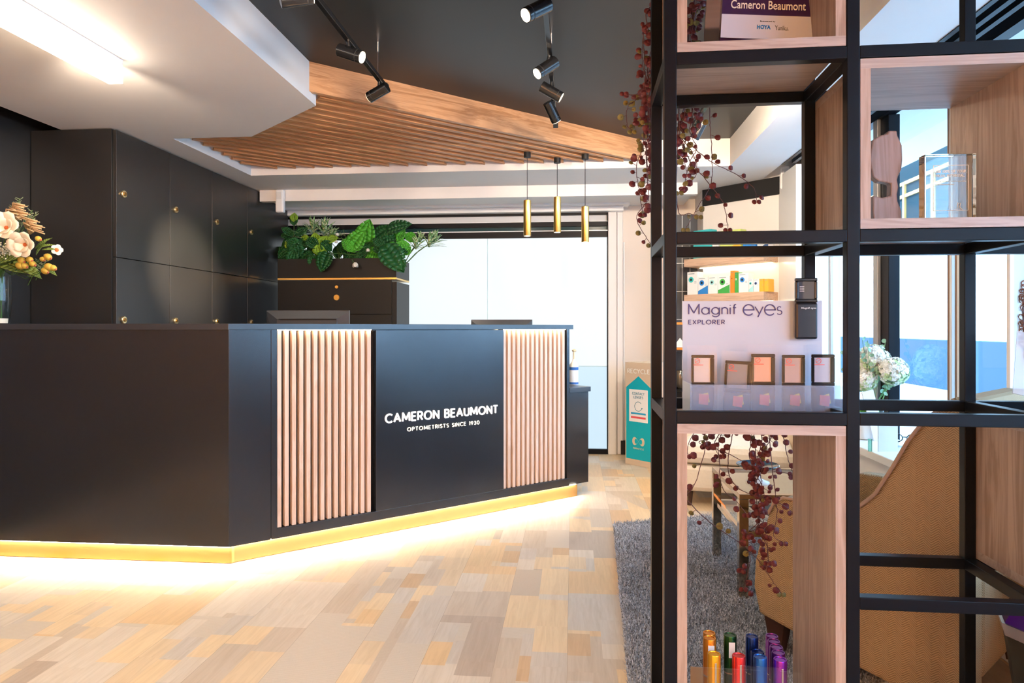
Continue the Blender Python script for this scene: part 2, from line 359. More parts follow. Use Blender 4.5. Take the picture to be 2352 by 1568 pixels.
# ---- frosted window wall at the back
FRW = 1.945
win = struct('window_1', MB().box(W0-.35, YB-.035, 1.945, W1+.015, YB+.02, 2.0).box(W0-.35, YB-.035, 2.145, W1+.015, YB+.02, 2.205).box(W0-.35, YB-.035, 2.045, W1+.015, YB+.02, 2.085)
   .box(W0-.35, YB-.04, .0, W1+.015, YB+.02, .045).box(W1-.005, YB-.035, .045, W1+.015, YB+.02, 2.157), BLACKMETAL)
xs = PY(1120, 700, YB).x
def pane_glow(name, c, s_):
    m_ = glow(name, c, s_); m_.node_tree.nodes['Principled BSDF'].inputs['Base Color'].default_value = (.06, .07, .08, 1); return m_
FROST = pane_glow('frosted daylight pane', (.86, .95, 1.0), .93)
FROST2 = pane_glow('frosted daylight pane lower', (.60, .80, .94), .95)
zl = PY(1395, 840, YB).z
struct('window_pane', MB().box(W0-.35, YB-.01, zl, xs-.003, YB, 1.945).box(xs+.003, YB-.01, zl, W1, YB, 1.945), FROST, win)
struct('window_pane', MB().box(W0-.35, YB-.01, .045, xs-.003, YB, zl-.006).box(xs+.003, YB-.01, .045, W1, YB, zl-.006), FROST2, win)
struct('seam', MB().box(xs-.003, YB-.012, .045, xs+.003, YB, 1.945).box(W0-.3, YB-.012, zl-.006, W1, YB, zl), mat('pane seam', (.55, .75, .8), .5), win)
struct('transom_panel', MB().box(W0-.35, YB-.012, 2.085, W1, YB, 2.145), mat('grey blind slat', (.62, .64, .66), .5), win)
struct('transom_glass', MB().box(W0-.35, YB-.008, 2.0, W1, YB, 2.045), mat('dark teal transom glass', (.02, .06, .07), .1), win)
struct('bright_bead', MB().box(W0-.35, YB-.045, 2.0, W1, YB-.008, 2.008).box(W0-.35, YB-.04, 2.085, W1, YB-.012, 2.09), GLOSSWHITE, win)

# ---- shop window on the right with ledge and header rails
GX = 1.75
win2 = struct('window_2', MB().box(GX-.03, YF, .40, GX+.03, 5.0, .46), BLACKMETAL)
GL = thin_glass('shop window glass', (.74, .89, 1.0), 1.5)
struct('pane', MB().box(GX, YF, .46, GX+.008, 5.0, 2.32), GL, win2)
def rpost(px0, px1, m, x0=GX-.03, x1=GX+.03, z0=.46, z1=2.3):
    y1 = PX(px0, 700, x0).y; y0 = PX(px1, 700, x0).y
    return struct('mullion', MB().box(x0, min(y0, y1), z0, x1, max(y0, y1), z1), m, win2, bevel=.003)
rpost(2016, 2041, BLACKMETAL); rpost(2005, 2015, mat('grey metal', (.35, .36, .36), .35, .6), GX-.05, GX-.03)
BRZ = mat('slim bronze rail', (.25, .17, .13), .35, .7)
PALEM = mat('pale rail', (.66, .70, .70), .4)
rpost(2175, 2179, BRZ, GX-.05, GX-.03); rpost(2180, 2185, PALEM, GX-.05, GX-.03); rpost(2192, 2196, BRZ, GX-.05, GX-.03); rpost(2197, 2203, PALEM, GX-.05, GX-.03)
rpost(1845, 1852, BLACKMETAL); rpost(1902, 1907, mat('grey metal', (.35, .36, .36), .35, .6), GX-.05, GX-.03)
for k, (x0, x1, z0, z1, m) in enumerate([(1.46, 1.482, 2.275, 2.44, BLACKMETAL), (1.482, 1.53, 2.33, 2.36, mat('blue grey rail', (.16, .24, .30), .35, .5)), (1.53, 1.555, 2.285, 2.44, BLACKMETAL),
        (1.555, 1.60, 2.35, 2.38, MATS['blue grey rail']), (1.60, 1.625, 2.295, 2.44, BLACKMETAL), (1.625, 1.70, 2.36, 2.39, MATS['blue grey rail']), (1.70, 1.76, 2.30, 2.44, BLACKMETAL)]):
    struct('header_rail', MB().box(x0, YF, z0, x1, 4.95, z1), m, win2)
struct('trim_5', MB().box(1.46, YF, .0, GX-.03, 4.95, .52).box(1.42, YF, .50, GX-.03, 4.95, .54), GLOSSWHITE, bevel=.004)

# ---- outside: pavement, low blue-grey wall, pale building, dark panel for a glass reflection
tag(MB().box(XR+.05, -30, -.12, 40, 60, -.02).build('pavement', mat('pale pavement', (.36, .38, .40), .7)), 'pale paved street outside the shop window', 'pavement')
tag(MB().box(6.9, -25, -.02, 7.3, 60, .90).build('garden_wall', mat('blue grey render', (.012, .045, .09), .7)), 'low blue grey wall across the pavement outside the shop window', 'wall')
tag(MB().box(16, -40, -.02, 17, 60, 9).build('building', mat('white render', (.82, .90, .97), .7)), 'white rendered building across the street beyond the low wall', 'building')

# ================================================================ TIMBER CEILING FEATURE
sl = thing('slatted_ceiling_panel', 'oak slatted ceiling raft with deep oak fascia board above the reception desk', 'ceiling panel', (0, 0, 2.325))
ang = math.atan2(fd.y, fd.x)
L = (fb-fa).length
o = MB().box(0, 0, 0, L, .03, .15).build('fascia_board', OAKX, sl, bevel=.001)
o.location = (fa.x, fa.y, 0); o.rotation_euler = (0, 0, ang)
def clipx(xr):
    # walk back from right end (xr, 4.935) along -fd to the cut-out's left boundary
    p = Vector((xr, 4.935)); best = 9
    poly = [(-1.325, 3.2), (-1.325, 3.43), (-1.925, 3.95), (-2.42, 3.95), (-2.42, 4.96)]
    for i in range(4):
        a = Vector(poly[i]); b = Vector(poly[i+1]); e = b-a
        den = (-fd.x)*(-e.y) - (-fd.y)*(-e.x)
        if abs(den) < 1e-9: continue
        w_ = a-p
        s = (w_.x*(-e.y) - w_.y*(-e.x))/den; u = ((-fd.x)*w_.y-(-fd.y)*w_.x)/den
        if s > 0 and -0.001 <= u <= 1.001: best = min(best, s)
    return best
for k in range(19):
    xr = -2.218+.1432*k; s = clipx(xr)
    if s > 8: continue
    w2 = .0185
    o = MB().prism([(-s+.02, -w2), (-w2*1.1, -w2), (w2*1.1, w2), (-s+.02, w2)], 0, .020).build('slat', SLATW, sl)
    o.location = (xr, 4.935, 0); o.rotation_euler = (0, 0, ang)
o = MB().box(-1.9, 4.6, .020, -.05, 4.63, .11).build('batten', SLATW, sl); MB().box(-2.2, 4.2, .020, -.55, 4.23, .11).build('batten', SLATW, sl)

# ================================================================ LINEAR CEILING LAMP
LM = thing('linear_ceiling_light', 'long white linear box light fixed to the pale ceiling at upper left', 'ceiling light', (-1.955, 2.77, 2.28))
MB().box(-.032, -3.2, -.03, .032, 0, 0).build('housing', GLOSSWHITE, LM, bevel=.001)
MB().box(-.032, -3.2, -.102, .032, 0, -.031).build('diffuser', glow('lamp diffuser', (1, .84, .66), 13), LM, bevel=.001)


# ================================================================ TRACKS AND SPOT HEADS
HEADLIT = glow('lit spotlight lens', (1, .84, .60), 9); HEADDIM = glow('dim spotlight lens', (1, .84, .62), 1.0)
TZ = 2.31
def track(x, y0, y1, label, wires):
    t_ = thing('light_track', label, 'light track', (x, y1, TZ), group='suspended lighting tracks')
    MB().box(-.011, y0-y1, -.011, .011, 0, .011).build('rail', BLACKGLOSS, t_, bevel=.002)
    MB().box(-.014, -.03, -.016, .014, .004, .014).build('end_cap', BLACKMATT, t_)
    for wy in wires:
        MB().cyl((0, wy-y1, .011), (0, wy-y1, 2.475-TZ), .0012, 6).build('wire', STEEL, t_)
        MB().cyl((0, wy-y1, 2.475-TZ-.045), (0, wy-y1, 2.475-TZ), .007, 12).build('wire_anchor', STEEL, t_)
track(-.915, .2, 3.285, 'black lighting track left of centre ending over the oak fascia', [1.2, 3.146])
track(-.10, .2, 3.98, 'black lighting track in the middle of the black ceiling', [1.2, 3.127])
T3 = PZ(1606, 268, TZ)
track(T3.x, .6, T3.y+.15, 'black lighting track seen behind the shelf and hanging vines', [2.0])
def head(pa, pb, d, dd, xt, lit, label, aim_e=0, r=.0265, ln=None):
    """body runs from pixel pa (back) to pb (lens); d = distance, dd = lens nearer by dd"""
    d = abs(PZ((pa[0]+pb[0])/2, (pa[1]+pb[1])/2, d).y/ray((pa[0]+pb[0])/2, 0)[1])
    a = PD(pa[0], pa[1], d+dd/2); b = PD(pb[0], pb[1], d-dd/2)
    c = (a+b)/2; u = (b-a).normalized(); ln = ln or .108; a = c-u*ln/2; b = c+u*ln/2
    h = thing('spotlight', label, 'spotlight', (xt, c.y, TZ), group='black cylinder track spotlights')
    off = Vector((xt, c.y, TZ))
    m = MB(); m.cyl(a-off, b-off, r, 28); m.build('body', BLACKGLOSS, h, smooth=True, bevel=.002)
    MB().cyl(b-off+u*.0005, b-off+u*.0025, r*.86, 24).build('lens', HEADLIT if lit else HEADDIM, h)
    MB().cyl(b-off-u*.022, b-off-u*.019, r+.0006, 28).build('ring', BLACKMATT, h)
    MB().cyl((0, 0, -.005), c-off, .008, 12).build('stem', BLACKGLOSS, h)
    if aim_e:
        lamp('spotlight_beam', 'SPOT', b+u*.01, aim_e, WARM, aim=b+u, spot_size=math.radians(48), spot_blend=.6, shadow_soft_size=.025)
E6 = 60
head((648, 0), (712, -8), 2.25, -.03, -.915, False, 'black cylinder spotlight cut off by the top edge, above the white ceiling corner', 0)
head((780, 115), (830, 131), 2.25, .02, -.915, True, 'black spotlight in the middle of the left track, lens facing right', E6)
head((889, 200), (848, 224), 2.25, -.03, -.915, False, 'black spotlight at the end of the left track, aimed down left', E6*2)
head((1255, 12), (1212, 33), 2.25, .035, -.10, True, 'glowing black spotlight at the top of the middle track', E6)
head((1274, 143), (1236, 168), 2.25, .03, -.10, True, 'glowing black spotlight halfway along the middle track', E6)
head((1247, 200), (1285, 222), 2.25, .0, -.10, False, 'black spotlight on the middle track aimed down right, lens away', E6)
head((1259, 238), (1277, 276), 2.245, -.04, -.10, False, 'lowest black spotlight at the far end of the middle track', E6)
head((1612, 285), (1598, 312), 2.25, -.02, T3.x, False, 'unlit black spotlight behind the vines seen through the shelf', 0)
head((1568, 352), (1582, 350), 2.25, .12, T3.x, True, 'glowing spotlight behind the hanging vines seen through the shelf', E6)

# ================================================================ PENDANTS
def pendant(px, pytop, z0, z1, label):
    c = PZ(px, pytop, 2.325)
    p_ = thing('pendant_light', label, 'pendant light', (c.x, c.y, 2.325), group='brass tube pendants over the desk')
    d = (Vector((c.x, c.y, 0))-Vector((0, 0, 0))).length
    zt = PD(px, z0, d*math.cos(0)).z; zb = PD(px, z1, d).z
    MB().cyl((0, 0, -.035), (0, 0, 0.002), .024, 24).build('canopy', BLACKMATT, p_, smooth=True)
    MB().cyl((0, 0, zt-2.325), (0, 0, -.03), .0022, 8).build('cord', BLACKMATT, p_)
    MB().lathe([(.0245, 0), (.0255, .002), (.0255, zt-zb-.002), (.0235, zt-zb), (0, zt-zb)], (0, 0, zb-2.325)).build('tube_shade', BRASS, p_, smooth=True)
    MB().cyl((0, 0, zb-2.325-.0005), (0, 0, zb-2.325+.01), .020, 20).build('lens', HEADLIT, p_)
    lamp('pendant_beam', 'SPOT', (c.x, c.y, zb-.01), 15, WARM, aim=(c.x, c.y, 0), spot_size=math.radians(70), spot_blend=.7, shadow_soft_size=.02)
pendant(1211, 350, 460, 542, 'leftmost of the three brass tube pendants over the desk')
pendant(1280, 363, 453, 534, 'middle and highest hanging of the three brass tube pendants')
pendant(1344, 354, 476, 557, 'rightmost and lowest hanging of the three brass tube pendants')

# ================================================================ LOCKERS
LX = -2.62; ys = [PX(p, 588, LX).y for p in (264, 390, 487, 568)] + [6.10]
lbl = ['nearest column of charcoal lockers, with the broad brown-black end panel', 'second column of charcoal lockers from the front, with the warm light cone',
       'third column of charcoal lockers from the front', 'farthest narrow column of charcoal lockers beside the back cabinet']
for k in range(4):
    y0, y1 = ys[k], ys[k+1]
    lk = thing('locker_unit', lbl[k], 'locker', (XL+.005, y0, 0), group='charcoal locker columns')
    w_ = LX-(XL+.005); dp = y1-y0
    MB().box(0, 0, 0, w_-.022, dp, 2.275).build('body', DARKLAM, lk)
    for r_ in range(3):
        z0 = .07+.735*r_; z1 = z0+.735-.004
        dr = MB().box(w_-.020, .003 if k else .012, z0, w_, dp-.002, min(z1, 2.272)).build('door', DARKLAM, lk, bevel=.0012)
        lc = MB().cyl((w_, .06 if k else .07, z0+.372), (w_+.012, .06 if k else .07, z0+.372), .021, 24).build('lock', PALEBRASS, dr, smooth=True, bevel=.002)
        MB().cyl((w_+.012, .06 if k else .07, z0+.372), (w_+.017, .06 if k else .07, z0+.372), .011, 16).build('keyhole_disc', mat('dark brass', (.35, .2, .06), .3, 1), lc)
# ================================================================ BACK CABINET WITH PLANTER
CYF = 5.68; CXL = PY(637, 640, 5.68).x; cxr = PY(910, 640, CYF).x; zc = PY(910, 641, CYF).z; zt = PY(910, 592, CYF).z
cb = thing('storage_cabinet', 'dark storage cabinet with brass strip and planter box, before the frosted window', 'cabinet', ((CXL+cxr)/2, CYF, 0))
hw = (cxr-CXL)/2; dpt = YB-.06-CYF
MB().box(-hw+.002, .02, 0, hw, dpt, zc-.02).build('body', CABLAM, cb)
MB().box(-hw+.002, 0, zc, hw, dpt, zc+.015).build('brass_strip', BRASS, cb)
pb = MB(); pb.box(-hw+.002, 0, zc+.018, hw, .02, zt); pb.box(-hw+.002, dpt-.02, zc+.018, hw, dpt, zt); pb.box(hw-.02, .02, zc+.018, hw, dpt-.02, zt); pb.box(-hw+.002, .02, zc+.018, -hw+.022, dpt-.02, zt); pb.box(-hw+.02, .02, zc+.018, hw-.02, dpt-.02, zt-.06)
pb.build('planter_box', CABLAM, cb, bevel=.001)
zd = PY(880, 722, CYF).z; xd = hw-.04
for (z0, z1) in ((zd+.004, zc-.004), (zd-.30, zd-.002), (zd-.62, zd-.304)):
    dw = MB().box(-hw+.004, 0, z0, xd, .019, z1).build('drawer', CABLAM, cb, bevel=.001)
    if z0 > 1:
        lx = PY(774, 683, CYF).x-(CXL+cxr)/2
        for (py, r_) in ((683, .024), (659, .013)):
            zz = PY(774, py, CYF).z
            MB().cyl((lx, -.014, zz), (lx, 0, zz), r_, 24).cyl((lx, -.02, zz), (lx, -.014, zz), r_*.4, 12).build('lock', BRASS, dw, smooth=True)

# small white motion sensors
def sensor(loc, rz, label, h=.19, w_=.07):
    s = thing('motion_sensor', label, 'sensor', loc, rz)
    MB().box(-w_/2, -.05, -h/2, w_/2, 0, h/2).build('housing', GLOSSWHITE, s, bevel=.012)
    MB().box(-w_*.3, -.054, h*.08, w_*.3, -.049, h*.38).build('lens_window', mat('pale lens', (.7, .72, .72), .3), s)
p_ = PY(646, 463, 5.49); sensor((p_.x, 5.498, p_.z), 0, 'white motion sensor at the far top corner above the lockers')
# keep sensor against the lockers' far end
p_ = PL(1803, 410, (1.60, 5.312), (1, -.2)); sensor((p_.x, p_.y, p_.z), -.3, 'pale sensor box at top of the white pilaster seen through the shelf', .17, .07)
p_ = PY(1488, 450, YB-.002); sensor((p_.x, YB-.002, p_.z), 0, 'cream alarm box high on the cream wall beside the vines', .16, .07)
# cable conduit with its black adaptor
c0 = PY(1428, 700, YB-.02)
cn = thing('cable_conduit', 'thin white vertical cable conduit on the cream wall ending in a black plug box', 'conduit', (c0.x+.02, YB-.003, 0))
MB().cyl((0, -.008, .12), (0, -.008, 1.9), .006, 10).build('pipe', GLOSSWHITE, cn); MB().box(-.03, -.04, 0.0, .02, 0, .125).build('plug_box', BLACKMATT, cn, bevel=.003)

# ================================================================ RECEPTION DESK
P0 = Vector((-1.635, 3.122)); DA = math.radians(41.4); DD = Vector((math.cos(DA), math.sin(DA))); DN = Vector((-DD.y, DD.x))  # DN points to the staff side
def tt(px): q = PL(px, 900, P0, DD); return (Vector((q.x, q.y))-P0).dot(DD)
T1 = tt(1308); T2 = tt(1357); TG = tt(1330); T318 = tt(1316)
dk = thing('reception_desk', 'charcoal angled reception desk with slatted panels, white lettering and gold plinth', 'reception desk', (P0.x, P0.y, 0), DA)
TP = 1.122
# local frame of the front wing: x along the front, y to the staff side
ca, sa = math.cos(-DA), math.sin(-DA)
def loc(x, y): dx, dy = x-P0.x, y-P0.y; return (dx*ca-dy*sa, dx*sa+dy*ca)
XW = -3.12     # left wing runs to the left wall
dpth = .30
inner = loc(P0.x+.36, P0.y+.34)
# bodies (each wing a hollow-looking thick upstand)
c_in = (dpth*math.tan((math.pi/2-0)/2)*0+ .0, 0)
lw = [loc(P0.x, P0.y), loc(XW, P0.y), loc(XW, P0.y+dpth), loc(P0.x-.0+.117, P0.y+dpth)]
MB().prism(lw[::-1], .085, TP).build('left_wing', NAVY, dk)
t623, t636, t858, t862, t1156, t1302 = [tt(p) for p in (623, 636, 858, 863, 1156, 1302)]
MB().box(.002, 0, .085, t623-.002, .018, TP).build('corner_panel', NAVY, dk, bevel=.0008)
ZB = .16
fr = MB(); fr.box(t623, 0, .085, t636, .05, TP); fr.box(t636, 0, .085, T1, .05, .135); fr.box(t1302, 0, .135, T1, .05, TP)
fr.build('front_frame', NAVY, dk, bevel=.0008)
MB().box(t862, -.004, .137, t1156, .05, TP-.004).build('sign_panel', NAVY, dk, bevel=.0008)
MB().box(.05, .05, .085, T1, dpth, TP).build('front_wing', NAVY, dk)
for (a, b, n) in ((t636, t858, 14), (t1156, t1302, 14)):
    MB().box(a, .045, .135, b, .0499, TP).build('slat_backing', BLACKMATT, dk)
    pitch = (b-a)/n; wd = .0235 if n == 14 and a == t636 else pitch*.56
    wd = pitch*.56
    for k in range(n):
        x0 = a+pitch*k+pitch*.12
        MB().box(x0, .008, .136, x0+wd, .044, TP-.006).build('slat', DESKSLAT, dk, bevel=.0008)
    MB().box(a+.005, .001, TP-.0035, b-.012, .0075, TP-.0005).build('led_strip', glow('desk led', (1, .80, .56), 60), dk)
top = [loc(P0.x-.0, P0.y-.004), loc(XW, P0.y-.004), loc(XW, P0.y+dpth+.02), (.13, dpth+.02), (T318, dpth+.02), (T318, -.004)]
MB().prism(top[::-1], TP, 1.151).build('counter_top', mat('counter top laminate', (.024, .030, .040), .30, spec=1.0, noise=.2, nscale=2), dk, bevel=.001)
# lower work desk behind, with its end panel showing on the right
MB().box(T1+.002, .012, .085, T2-.012, .75, .70).build('work_desk_end', NAVY, dk)
MB().box(T1+.004, .0, .70, T2, .78, .732).build('work_top', MATS['counter top laminate'], dk, bevel=.001)
MB().box(.5, dpth+.003, .70, T1, .78, .732).build('work_top', MATS['counter top laminate'], dk)
# gold plinth
lwp = [loc(P0.x+.006, P0.y+.018), loc(XW, P0.y+.018), loc(XW, P0.y+.038), loc(P0.x+.012, P0.y+.038)]
MB().prism(lwp[::-1], .003, .0845).build('plinth', GOLDPL, dk)
MB().box(.006, .018, .003, TG, .038, .0845).box(TG-.02, .038, .003, TG, .6, .0845).build('plinth', GOLDPL, dk)
MB().box(.3, .06, 0.0, TG-.05, .5, .085).build('base', BLACKMATT, dk)
lb = [loc(P0.x+.0, P0.y+.06), loc(XW, P0.y+.06), loc(XW, P0.y+.25), loc(P0.x+.05, P0.y+.25)]
MB().prism(lb[::-1], 0, .085).build('base', BLACKMATT, dk)
LEDM = glow('plinth led', (1, .80, .54), 200)
MB().box(.008, .006, .0840, TG-.02, .016, .0848).build('plinth_led', LEDM, dk)
ll = [loc(P0.x, P0.y+.004), loc(XW, P0.y+.004), loc(XW, P0.y+.015), loc(P0.x, P0.y+.015)]
MB().prism(ll[::-1], .0830, .0848).build('plinth_led', LEDM, dk)
# lettering
def onfront(px, py): q = PL(px, py, P0, DD); return (Vector((q.x, q.y))-P0).dot(DD), q.z
xa, za = onfront(883, 957); xb, zb = onfront(1142, 943)
xm = (xa+xb)/2; FRT = lambda x, z, y=-.0045: Matrix(((1, 0, 0, x), (0, 0, -1, y), (0, 1, 0, z), (0, 0, 0, 1)))
LETW = glow('lit white letters', (1, .95, .93), 1.0)
pen('sign_letters', 'CAMERON BEAUMONT', LETW, dk, FRT(xm, onfront(1012, 950)[1]), xb-xa, .053, .185, .32, .006)
xa, _ = onfront(934, 983); xb, _ = onfront(1100, 972)
pen('sign_letters', 'OPTOMETRISTS SINCE 1930', glow('lit cream letters', (.95, .90, .76), .75), dk, FRT((xa+xb)/2, onfront(1017, 977.5)[1]), xb-xa, .0235, .19, .42, .003)

# monitors behind the counter
def monitor(px, pytop, d, w_, rz, label):
    c = PD(px, pytop, d)
    m = thing('monitor', label, 'monitor', (c.x, c.y, .732), rz)
    zt_ = c.z-.732
    MB().add([(-w_/2, 0, zt_-.31), (w_/2, 0, zt_-.31), (w_/2, 0, zt_), (-w_/2, 0, zt_), (-w_*.36, -.04, zt_-.25), (w_*.36, -.04, zt_-.25), (w_*.36, -.022, zt_-.05), (-w_*.36, -.022, zt_-.05)],
             [(0, 1, 2, 3), (4, 7, 6, 5), (0, 4, 5, 1), (1, 5, 6, 2), (2, 6, 7, 3), (3, 7, 4, 0)]).build('rear_case', mat('monitor grey plastic', (.026, .03, .037), .4), m)
    MB().box(-w_/2, 0.0005, zt_-.315, w_/2, .018, zt_+.004).build('bezel', mat('monitor edge', (.03, .03, .035), .35), m, bevel=.002)
    MB().box(-w_*.33, -.034, zt_-.052, w_*.36, -.024, zt_-.048).build('vent_slot', BLACKMATT, m)
    MB().box(-.03, -.05, .01, .03, -.012, zt_-.1).build('stand_column', MATS['monitor edge'], m)
    MB().box(-.12, -.12, 0, .12, .07, .012).build('stand_base', MATS['monitor edge'], m, bevel=.002)
monitor(707, 714, 4.25, .52, .05, 'wide grey monitor seen from behind over the slatted left part of the desk')
monitor(1152, 735, 5.0, .45, .0, 'smaller dark monitor seen from behind near the right end of the desk')

# sanitizer bottle
c = PD(1318, 884, 4.78)
sb = thing('pump_bottle', 'white pump bottle with blue label at the right end of the desk', 'bottle', (c.x, c.y, .732))
MB().lathe([(.028, 0), (.031, .004), (.031, .14), (.012, .165), (.010, .18)]).build('body', mat('milky plastic', (.85, .83, .72), .35), sb, smooth=True)
MB().lathe([(.0316, .012), (.0316, .125)]).build('label_band', mat('white label', (.8, .85, .9), .5), sb)
MB().lathe([(.0319, .005), (.0319, .02)]).lathe([(.0319, .105), (.0319, .125)]).build('blue_stripe', mat('blue label', (.03, .14, .45), .5), sb)
MB().cyl((0, 0, .18), (0, 0, .235), .007, 10).ball((.003, 0, .24), .017, .012, .011).build('pump', mat('cream pump', (.72, .58, .38), .4), sb, smooth=True)
# chair base showing under desk end
c = PZ(1363, 1052, .0)
oc = thing('office_chair', 'black office chair base just visible behind the right end of the desk', 'chair', (c.x-.30, c.y+.16, 0))
m = MB()
for k in range(5):
    a = 2*math.pi*k/5-.5; e = (math.cos(a)*.27, math.sin(a)*.27)
    m.tube([(0, 0, .11), (e[0], e[1], .075)], .022, 8, .014)
m.build('star_base', BLACKGLOSS, oc)
for k in range(5):
    a = 2*math.pi*k/5-.5; MB().cyl((math.cos(a)*.27-.02, math.sin(a)*.27, .03), (math.cos(a)*.27+.02, math.sin(a)*.27, .03), .03, 16).build('castor', BLACKGLOSS, oc)
MB().cyl((0, 0, .1), (0, 0, .42), .025, 14).build('gas_column', BLACKGLOSS, oc); MB().box(-.22, -.22, .42, .22, .22, .49).build('seat', BLACKMATT, oc, bevel=.03)
# little cable loop under the plinth
q = PL(1232, 1155, P0-DN*.02, DD)
tag(MB().tube([(q.x-.05, q.y-.04, .012), (q.x-.02, q.y-.04, .004), (q.x+.01, q.y-.015, .004), (q.x+.03, q.y+.01, .012)], .003, 8).build('cable', GLOSSWHITE), 'short white cable loop dipping under the gold plinth', 'cable')

# ================================================================ RECYCLING BOX
A0 = PZ(1436, 1064, 0); rdir = Vector((.70, -.71)); rw = .285; rh = .845
rb = thing('recycling_box', 'tall cardboard recycling box with teal house shape, beside the cream wall', 'recycling box', (A0.x, A0.y, 0), math.atan2(rdir.y, rdir.x))
CARD = mat('brown card', (.62, .50, .38), .7); TEAL = mat('teal print', (.0, .40, .52), .5)
MB().box(0, 0, 0, rw, .28, rh).build('carton', CARD, rb, bevel=.003)
MB().box(.02, .02, rh, rw-.02, .26, rh+.004).cyl((rw/2, .14, rh), (rw/2, .14, rh+.008), .06, 24).build('lid_panel', mat('pale card', (.75, .68, .58), .7), rb)
RM = lambda x, z, y=-.0015: Matrix(((1, 0, 0, x), (0, 0, -1, y), (0, 1, 0, z), (0, 0, 0, 1)))
MB().prism([(.012, .05), (rw-.012, .05), (rw-.012, .64), (rw/2, .735), (.012, .64)], -.001, 0, 'xz').build('teal_house', TEAL, rb)
MB().prism([(.045, .36), (rw-.045, .36), (rw-.045, .625), (.045, .625)], -.0025, -.001, 'xz').build('poster', mat('poster white', (.85, .86, .88), .5), rb)
INK = mat('teal ink', (.0, .20, .30), .5)
pen('heading', 'RECYCLE', mat('white print', (.85, .85, .82), .5), rb, RM(rw/2, .775), .235, .038, .18, .3)
pen('poster_text', 'CONTACT', INK, rb, RM(rw/2, .592, -.0027), .13, .021, .16, .28); pen('poster_text', 'LENSES', INK, rb, RM(rw/2, .562, -.0027), .10, .021, .16, .28)
m = MB(); n = 28
for k in range(24):
    a = math.radians(40+k*12.2); a2 = math.radians(40+(k+1)*12.2)
    m.prism([(rw/2+.036*math.cos(a), .487+.036*math.sin(a)), (rw/2+.036*math.cos(a2), .487+.036*math.sin(a2)), (rw/2+.040*math.cos(a2), .487+.040*math.sin(a2)), (rw/2+.040*math.cos(a), .487+.040*math.sin(a))], -.0035, -.0024, 'xz')
m.prism([(rw/2+.03, .478), (rw/2+.046, .478), (rw/2+.038, .466)], -.0035, -.0024, 'xz').build('ring_arrow', INK, rb)
MB().prism([(.065, .422), (rw-.065, .422), (rw-.065, .436), (.065, .436)], -.0035, -.0024, 'xz').build('blue_bar', mat('blue bar', (.02, .35, .62), .5), rb)
MB().prism([(.065, .388), (rw-.065, .388), (rw-.065, .404), (.065, .404)], -.0035, -.0024, 'xz').build('red_bar', mat('red bar', (.8, .10, .12), .5), rb)
m = MB()
for k in range(32):
    a = 2*math.pi*k/32; a2 = 2*math.pi*(k+1)/32
    f_ = lambda a, s: (rw/2+.056*math.cos(a)*s/(1+.25*math.sin(a)**2), .20+.058*math.sin(a)*math.cos(a)*s)
    g_ = lambda a, s: (f_(a, 1)[0]+math.cos(2*a)*s*.0, f_(a, 1)[1]+s*(1 if math.cos(a)*math.sin(a) >= 0 else -1)*.007)
    m.prism([f_(a, 1.15), f_(a2, 1.15), f_(a2, .72), f_(a, .72)], -.002, -.0008, 'xz')
m.build('loop_logo', CARD, rb)
pen('logo_text', 'TERRACYCLE', CARD, rb, RM(rw/2, .142), .115, .014, .2, .28)

# ================================================================ CORNER WALL SHELVES WITH CARTONS
OF = .21
F0 = A+An*OF
def onF(px, py, off=OF):
    q = PL(px, py, A+An*off, AB); return (Vector((q.x, q.y))-A).dot(AB), q.z
s0, _ = onF(1571, 680); s1, zs = onF(1754, 669); _, zu = onF(1660, 607)
ra = math.atan2(AB.y, AB.x)
for (z1, lab) in ((zs, 'lower floating oak shelf holding cartons on the corner wall'), (zu+.065, 'upper floating oak shelf above the cartons on the corner wall')):
    w_ = thing('floating_shelf', lab, 'shelf', (A.x, A.y, z1-.062), ra)
    MB().box(s0, -OF, 0, s1, -.002, .062).build('board', OAKSHELF, w_, bevel=.001)
    MB().box(s0+.03, -.035, -.006, s1-.03, -.02, -.0005).build('led_strip', glow('shelf led', (1, .78, .52), 16), w_)
COLS = {'w': (.80, .82, .82), 'b': (.03, .22, .60), 'g': (.06, .38, .08), 'o': (.90, .25, .03), 't': (.05, .50, .52), 'y': (.85, .45, .05), 'p': (.85, .60, .52), 'c': (.35, .70, .72), 'l': (.60, .70, .20), 'n': (.05,.10,.25)}
def carton(px0, px1, pt, zb_, main, acc, eye, label, off, dz=.08):
    a, _ = onF(px0, 680, off); b, _ = onF(px1, 680, off); _, zt_ = onF((px0+px1)/2, pt, off)
    w_ = (b-a)*.97; h = max(.04, zt_-zb_)
    p3 = A+AB*((a+b)/2)+An*off
    c_ = thing('lens_carton', label, 'carton', (p3.x, p3.y, zb_), ra, 'contact lens cartons on the corner shelves')
    MB().box(-w_/2, .0, 0, w_/2, dz, h).build('box', mat('carton '+main, COLS[main], .45), c_, bevel=.001)
    if acc:
        MB().prism([(-w_/2, 0.001), (w_/2, .001), (w_/2, h*.5), (w_*.1, h*.38), (-w_/2, h*.2)], -.001, 0, 'xz').build('colour_panel', mat('carton '+acc, COLS[acc], .45), c_)
    if eye:
        ex, ez, r = -w_*.12, h*.66, w_*.24
        MB().cyl((ex, 0, ez), (ex, -.0015, ez), r, 20).build('eye_print', mat('carton '+eye, COLS[eye], .45), c_)
        MB().cyl((ex, -.0015, ez), (ex, -.0022, ez), r*.45, 16).build('pupil_print', BLACKMATT, c_)
    MB().box(-w_*.4, -.001, h*.90, w_*.2, 0, h*.93).box(w_*.18, -.0012, h*.5, w_*.4, 0, h*.515).box(w_*.18, -.0012, h*.56, w_*.4, 0, h*.575).build('print_lines', mat('grey print', (.2, .25, .3), .5), c_)
